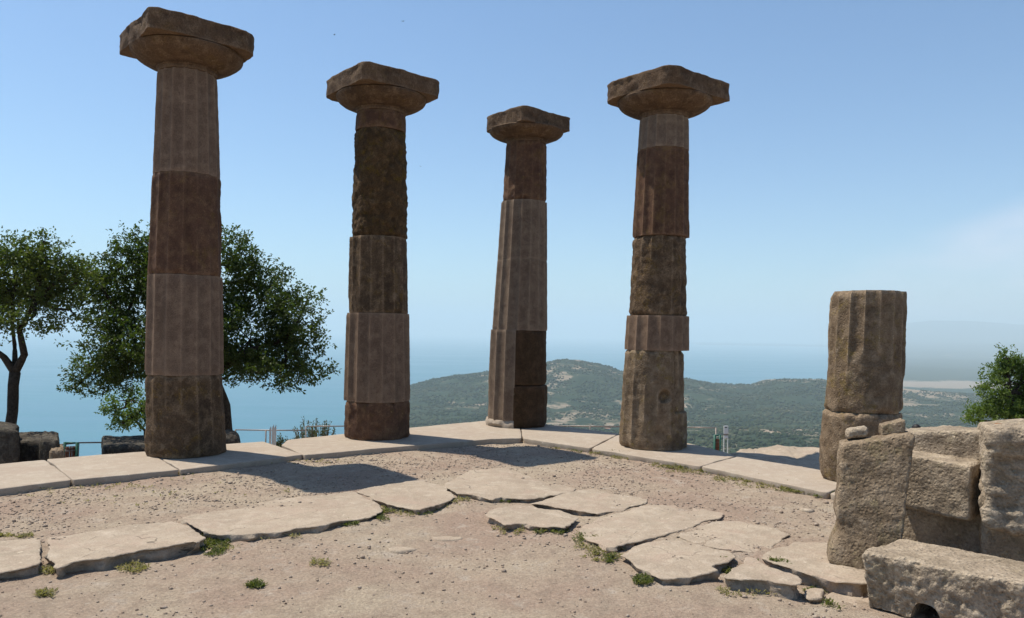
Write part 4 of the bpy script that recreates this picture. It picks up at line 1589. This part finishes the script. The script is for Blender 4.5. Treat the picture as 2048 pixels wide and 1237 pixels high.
bmesh.ops.create_uvsphere(bmh, u_segments=20, v_segments=14, radius=1)
for v in bmh.verts:
    k = 1 + 0.05 * noise.noise(v.co * 4)
    c = v.co.copy()
    if c.y < -0.35 and c.z < 0.35: k *= 0.72        # the face stays free
    v.co = Vector((c.x * 0.088 * k, c.y * 0.10 * k + 0.012, c.z * 0.11 * k))
bmh.verts.index_update()
hv = [Vector(bp(0, -.01, 1.585)) + v.co for v in bmh.verts]
hf = [[q.index for q in f.verts] for f in bmh.faces]
bmh.free()
mobj('hair', hv, hf, M['hair'], t)
mbn = MB()
mbn.tube([Vector(bp(0, -.085, 1.585)), Vector(bp(0, -.108, 1.555)), Vector(bp(0, -.09, 1.545))], [.008, .014, .010], 8)
mbn.obj('nose', M['skin'], t)

# ------------------------------------------------------------ birds
for i, (x, y, lb) in enumerate([(669, 70, 'tiny dark bird in the sky above and left of the second capital'), (806, 43, 'highest tiny dark bird, in the sky right of the second capital'),
                                (841, 333, 'tiny bird lower in the sky, just right of the mossy drum')]):
    c = P(x, y, 60.0 if i < 2 else 90.0)
    mb = MB()
    a = i * 0.9 + 0.4
    fw = Vector((math.cos(a), math.sin(a), 0)); sd = Vector((-math.sin(a), math.cos(a), 0))
    mb.tube([c - fw * .09, c - fw * .05, c, c + fw * .05, c + fw * .075], [.004, .016, .022, .016, .004], 8)
    for s_ in (-1, 1):
        r0, r1, r2 = c + sd * s_ * .01, c + sd * s_ * .08 + Vector((0, 0, .03)) + fw * .01, c + sd * s_ * .17 + Vector((0, 0, .015)) - fw * .05
        th = Vector((0, 0, .004))
        pts = [r0 + fw * .03, r1 + fw * .02, r2, r1 - fw * .03, r0 - fw * .03]
        n0 = len(pts)
        mb.add([p_ + th for p_ in pts] + [p_ - th for p_ in pts],
               [(0, 1, 3, 4), (1, 2, 3), (5, 9, 8, 6), (6, 8, 7), (0, 5, 6, 1), (1, 6, 7, 2), (2, 7, 8, 3), (3, 8, 9, 4), (4, 9, 5, 0)])
    tag(mb.obj('bird', M['bird'], None, tuple(c)), lb, 'bird', 'birds in the sky')

# ------------------------------------------------------------ far land and sea
SEA = -230.0
hor = lambda x: 662.6 + 0.0176 * (x - 1024)


def zy(x, y, Y):                     # height that shows at pixel y at distance Y
    return EYE - (y - hor(x)) * Y / F_PX


CREST = [(400, 1100), (600, 960), (700, 880), (760, 822), (820, 776), (870, 763), (920, 755), (970, 749), (1050, 739), (1097, 730), (1130, 724), (1160, 723), (1200, 728), (1240, 739), (1300, 749),
         (1380, 757), (1440, 764), (1500, 772), (1530, 763), (1570, 756), (1640, 759), (1700, 768), (1780, 779), (1850, 783), (2048, 790), (2500, 800), (4000, 800)]
cxs = np.array([c[0] for c in CREST], float)
cys = np.array([c[1] for c in CREST], float)


def interp_prof(px, Y):
    """terrain height from the profile tables"""
    cy = np.interp(px, cxs, cys)
    zc = EYE - (cy - hor(px)) * 2200 / F_PX
    left = sstep(560, 830, px)
    z300 = np.full_like(px, -95.0)
    z800 = EYE - (905 - hor(px)) * 800 / F_PX
    z1250 = EYE - (858 - hor(px)) * 1250 / F_PX
    z1650 = np.minimum(EYE - (818 - hor(px)) * 1650 / F_PX, zc - 8)
    z2700 = zc * 0.5 + SEA * 0.5 - 10
    right = sstep(1640, 1760, px)
    z3300 = SEA - 25 + right * 36
    strip = sstep(1340, 1420, px) * 42
    z9000 = SEA - 25 + sstep(1560, 1760, px) * 45
    z15000 = SEA - 30 + right * (EYE - (684 - hor(px)) * 15000 / F_PX - SEA + 30)
    z19000 = SEA - 30 + right * ((EYE + 11000 / F_PX * (hor(px) - np.interp(px, [1600, 1800, 1860, 1950, 2048, 2400], [672, 648, 641, 642, 650, 640])) * 1.72) - SEA + 30)
    z19000 = np.maximum(z19000, SEA - 28 + strip)
    ks = [0, 20, 60, 300, 800, 1250, 1650, 2200, 2700, 3300, 9000, 15000, 19000, 22000, 30000]
    zs = [np.full_like(px, -3.0), np.full_like(px, -9.0), np.full_like(px, -38.0), z300, z800, z1250, z1650, zc, z2700, z3300, z9000, z15000, z19000, z19000 * 0.5 + SEA * 0.5, np.full_like(px, SEA - 40)]
    # left of the headland the land drops to the sea
    res = np.zeros_like(px)
    for i in range(len(ks) - 1):
        m = (Y >= ks[i]) & (Y < ks[i + 1])
        w = (Y - ks[i]) / (ks[i + 1] - ks[i])
        w2 = w * w * (3 - 2 * w) if i in (6, 7, 8, 9, 11, 12) else w
        res = np.where(m, zs[i] * (1 - w2) + zs[i + 1] * w2, res)
    drop = (1 - left)
    res = res * (1 - drop * sstep(60, 500, Y)) + (SEA - 20) * drop * sstep(60, 500, Y)
    return res


pxs = np.concatenate([np.arange(-3000, 500, 100), np.arange(500, 2150, 5), np.arange(2150, 4200, 50)]).astype(float)
yd = np.concatenate([np.array([22, 30, 45, 70, 110, 170, 250, 350, 470, 600]), np.arange(700, 3400, 18), np.geomspace(3400, 29000, 110)])
PXg, YDg = np.meshgrid(pxs, yd)
Zg = interp_prof(PXg, YDg)
Xg = (PXg - 1024) / F_PX * YDg
nzz = np.zeros_like(Zg)
for a in range(Zg.shape[0]):
    Yv = yd[a]
    for b in range(Zg.shape[1]):
        if PXg[a, b] < 450 or PXg[a, b] > 2600: continue
        x = Xg[a, b]
        if Yv < 3400:
            s_ = ss(60, 500, Yv) 
            nzz[a, b] = s_ * (12 * fr(Vector((x / 330, Yv / 330, 0.5)), 4) + 5 * fr(Vector((x / 90, Yv / 90, 2.5)), 3))
        else:
            nzz[a, b] = (6 + Yv / 1500) * fr(Vector((x / 1500, Yv / 1500, 1.5)), 4)
on_land = sstep(SEA - 12, SEA + 18, Zg)
Zg = Zg + nzz * on_land
V = np.stack([Xg.ravel(), YDg.ravel(), Zg.ravel()], 1)
ids = np.arange(V.shape[0]).reshape(Zg.shape)
Fc = np.stack([ids[:-1, :-1].ravel(), ids[:-1, 1:].ravel(), ids[1:, 1:].ravel(), ids[1:, :-1].ravel()], 1)


def mat_land():
    t = NT('scrub_land')
    v = t.coord(False)
    n1 = t.noise(v, 1 / 260, 5, 0.6, 0.5)
    n2 = t.noise(v, 1 / 55, 6, 0.68)
    n3 = t.noise(v, 1 / 14, 4, 0.7)
    green = t.mix(t.rng(n2, 0.35, 0.65), (0.0153, 0.0289, 0.0153), (0.0357, 0.0493, 0.0238))
    tan = t.mix(t.rng(n3, 0.3, 0.7), (0.1700, 0.1318, 0.0850), (0.2890, 0.2295, 0.1700))
    att = t.n.new('ShaderNodeAttribute')
    att.attribute_name = 'bare'
    m = t.math('ADD', t.math('MULTIPLY', n1, 0.45), t.math('MULTIPLY', n2, 0.55))
    m = t.math('ADD', m, t.math('MULTIPLY', att.outputs['Fac'], 0.35))
    m = t.rng(m, 0.545, 0.60)
    c = t.mix(m, green, tan)
    return t.fin(c, 0.95, t.bump(n3, 0.6, 3.0), 0.05)


land = mobj('terrain', V, Fc.tolist(), mat_land())
tag(land, 'scrub covered headland and coastal plain below the temple', None, None, 'structure')
bare = np.zeros_like(Zg)
ypix = hor(PXg) - (Zg - EYE) * F_PX / YDg
# dry fields on the plain and the pale valley floor between the hills
bare += 1.2 * np.exp(-((YDg - 3850) / 330) ** 2) * sstep(1700, 1790, PXg) * (0.85 + 0.15 * np.sin(PXg / 23))
bare += 0.20 * np.exp(-((YDg - 1430) / 130) ** 2) * sstep(1040, 1110, PXg) * (1 - sstep(1240, 1300, PXg))
bare += 0.22 * np.exp(-((YDg - 1150) / 160) ** 2) * sstep(1440, 1560, PXg)
bare += 0.25 * np.exp(-((YDg - 2300) / 200) ** 2) * sstep(1450, 1560, PXg)
bare -= 0.35 * sstep(3000, 3300, YDg) * (YDg < 9000) - 0.35 * np.exp(-((YDg - 3850) / 330) ** 2) * (YDg > 3100)
bare -= 0.25 * sstep(9000, 11000, YDg)
at = land.data.attributes.new('bare', 'FLOAT', 'POINT')
at.data.foreach_set('value', bare.ravel().astype(np.float32))

# scrub and low trees over the headland
rng = np.random.default_rng(12)
N = 60000
Yr = 700 + (3150 - 700) * rng.random(N) ** 0.8
pr_ = rng.uniform(560, 2300, N)
ci_ = np.clip(np.searchsorted(pxs, pr_) - 1, 0, len(pxs) - 2)
ri_ = np.clip(np.searchsorted(yd, Yr) - 1, 0, len(yd) - 2)
wx = (pr_ - pxs[ci_]) / (pxs[ci_ + 1] - pxs[ci_])
wy = (Yr - yd[ri_]) / (yd[ri_ + 1] - yd[ri_])
Zr = (Zg[ri_, ci_] * (1 - wx) + Zg[ri_, ci_ + 1] * wx) * (1 - wy) + (Zg[ri_ + 1, ci_] * (1 - wx) + Zg[ri_ + 1, ci_ + 1] * wx) * wy
Xr = (pr_ - 1024) / F_PX * Yr
br_ = bare[ri_, ci_]
keep = (Zr > SEA + 6) & (rng.random(N) > br_ * 1.3)
cl = np.array([noise.noise(Vector((x / 70, y / 70, 4.2))) for x, y in zip(Xr, Yr)])
keep &= (cl > -0.22)
sz = (1.3 + 2.2 * rng.random(N)) * (1 + 0.5 * np.clip(cl, -0.5, 0.8))
C = np.stack([Xr, Yr, Zr + sz * 0.25], 1)[keep]


def mat_scrub():
    t = NT('scrub')
    v = t.coord(False)
    n = t.noise(v, 1 / 9, 3, 0.7)
    n2 = t.noise(v, 1 / 120, 3, 0.6)
    c = t.mix(t.rng(n, 0.3, 0.7), (0.0127, 0.0255, 0.0119), (0.0357, 0.0510, 0.0221))
    c = t.mix(t.rng(n2, 0.4, 0.7), c, (0.0638, 0.0697, 0.0357))
    return t.fin(c, 0.9, None, 0.05)


sc = scatter_blobs('scrub', C, sz[keep], 0.8, mat_scrub(), 0.3, 9)
tag(sc, 'evergreen scrub and low trees covering the headland', 'scrub', None, 'stuff')

# a few far white houses
for i, (x, Y, lb) in enumerate([(1218, 1230, 'tiny pale far house between the middle column and the fourth column'), (1590, 1080, 'tiny pale far house below the hill left of the short column'),
                                (1836, 3000, 'tiny pale far house on the plain right of the short column')]):
    X = (x - 1024) / F_PX * Y
    z = float(interp_prof(np.array([float(x)]), np.array([float(Y)]))[0]) + 12 * 0
    ci = int(np.searchsorted(pxs, x)); ri = int(np.searchsorted(yd, Y))
    z = float(Zg[ri, ci])
    s_ = 1.0 if i < 2 else 2.0
    t = thing('house', lb, 'house', (X, Y, z - 1), 'far houses')
    mb = MB(); mb.box((X, Y, z + 1.5 * s_), (4.5 * s_, 3 * s_, 2.2 * s_)); mb.obj('wall', M['white'], t, smooth=False)
    mb = MB()
    a, b, h1, h2 = 4.8 * s_, 3.4 * s_, z + 3.72 * s_, z + 5 * s_
    mb.add([(X - a, Y - b, h1), (X + a, Y - b, h1), (X + a, Y + b, h1), (X - a, Y + b, h1), (X - a, Y, h2), (X + a, Y, h2)],
           [(0, 1, 5, 4), (2, 3, 4, 5), (0, 4, 3), (1, 2, 5), (3, 2, 1, 0)])
    mb.obj('roof', M['wood'], t, smooth=False)


def mat_sea():
    t = NT('sea_water')
    v = t.coord(False)
    vs = t.coord(False, (1, 3.0, 1))
    n = t.noise(v, 1 / 14, 6, 0.65)
    n2 = t.noise(vs, 1 / 900, 4, 0.6, 0.6)
    c = t.mix(t.rng(n2, 0.35, 0.65), (0.03, 0.13, 0.18), (0.042, 0.155, 0.20))
    t.fin(c, t.rng(n2, 0.35, 0.65, 0.32, 0.42), t.bump(n, 0.7, 1.2), 0.5)
    t.b.inputs['IOR'].default_value = 1.33
    return t.m


V = [(-60000, 120, SEA), (60000, 120, SEA), (60000, 34000, SEA), (-60000, 34000, SEA)]
sea = mobj('sea', V, [(0, 1, 2, 3)], mat_sea(), smooth=False)
tag(sea, 'calm hazy blue sea', None, None, 'structure')

# ------------------------------------------------------------ haze
hm = bpy.data.materials.new('haze')
hm.use_nodes = True
hn = hm.node_tree.nodes
for n in list(hn):
    if n.type != 'OUTPUT_MATERIAL': hn.remove(n)
pv = hn.new('ShaderNodeVolumePrincipled')
pv.inputs['Color'].default_value = (0.76, 0.92, 1.0, 1)
pv.inputs['Density'].default_value = 1.3e-4
pv.inputs['Anisotropy'].default_value = 0.0
hm.node_tree.links.new(pv.outputs[0], [n for n in hn if n.type == 'OUTPUT_MATERIAL'][0].inputs['Volume'])
x0, x1, y0, y1, z0, z1 = -62000, 62000, -60, 35000, -280, 620
V = [(x0, y0, z0), (x1, y0, z0), (x1, y1, z0), (x0, y1, z0), (x0, y0, z1), (x1, y0, z1), (x1, y1, z1), (x0, y1, z1)]
hz = mobj('haze', V, [(3, 2, 1, 0), (4, 5, 6, 7), (0, 1, 5, 4), (1, 2, 6, 5), (2, 3, 7, 6), (3, 0, 4, 7)], hm, smooth=False)
tag(hz, 'thin bluish summer haze over the sea', 'haze', None, 'stuff')
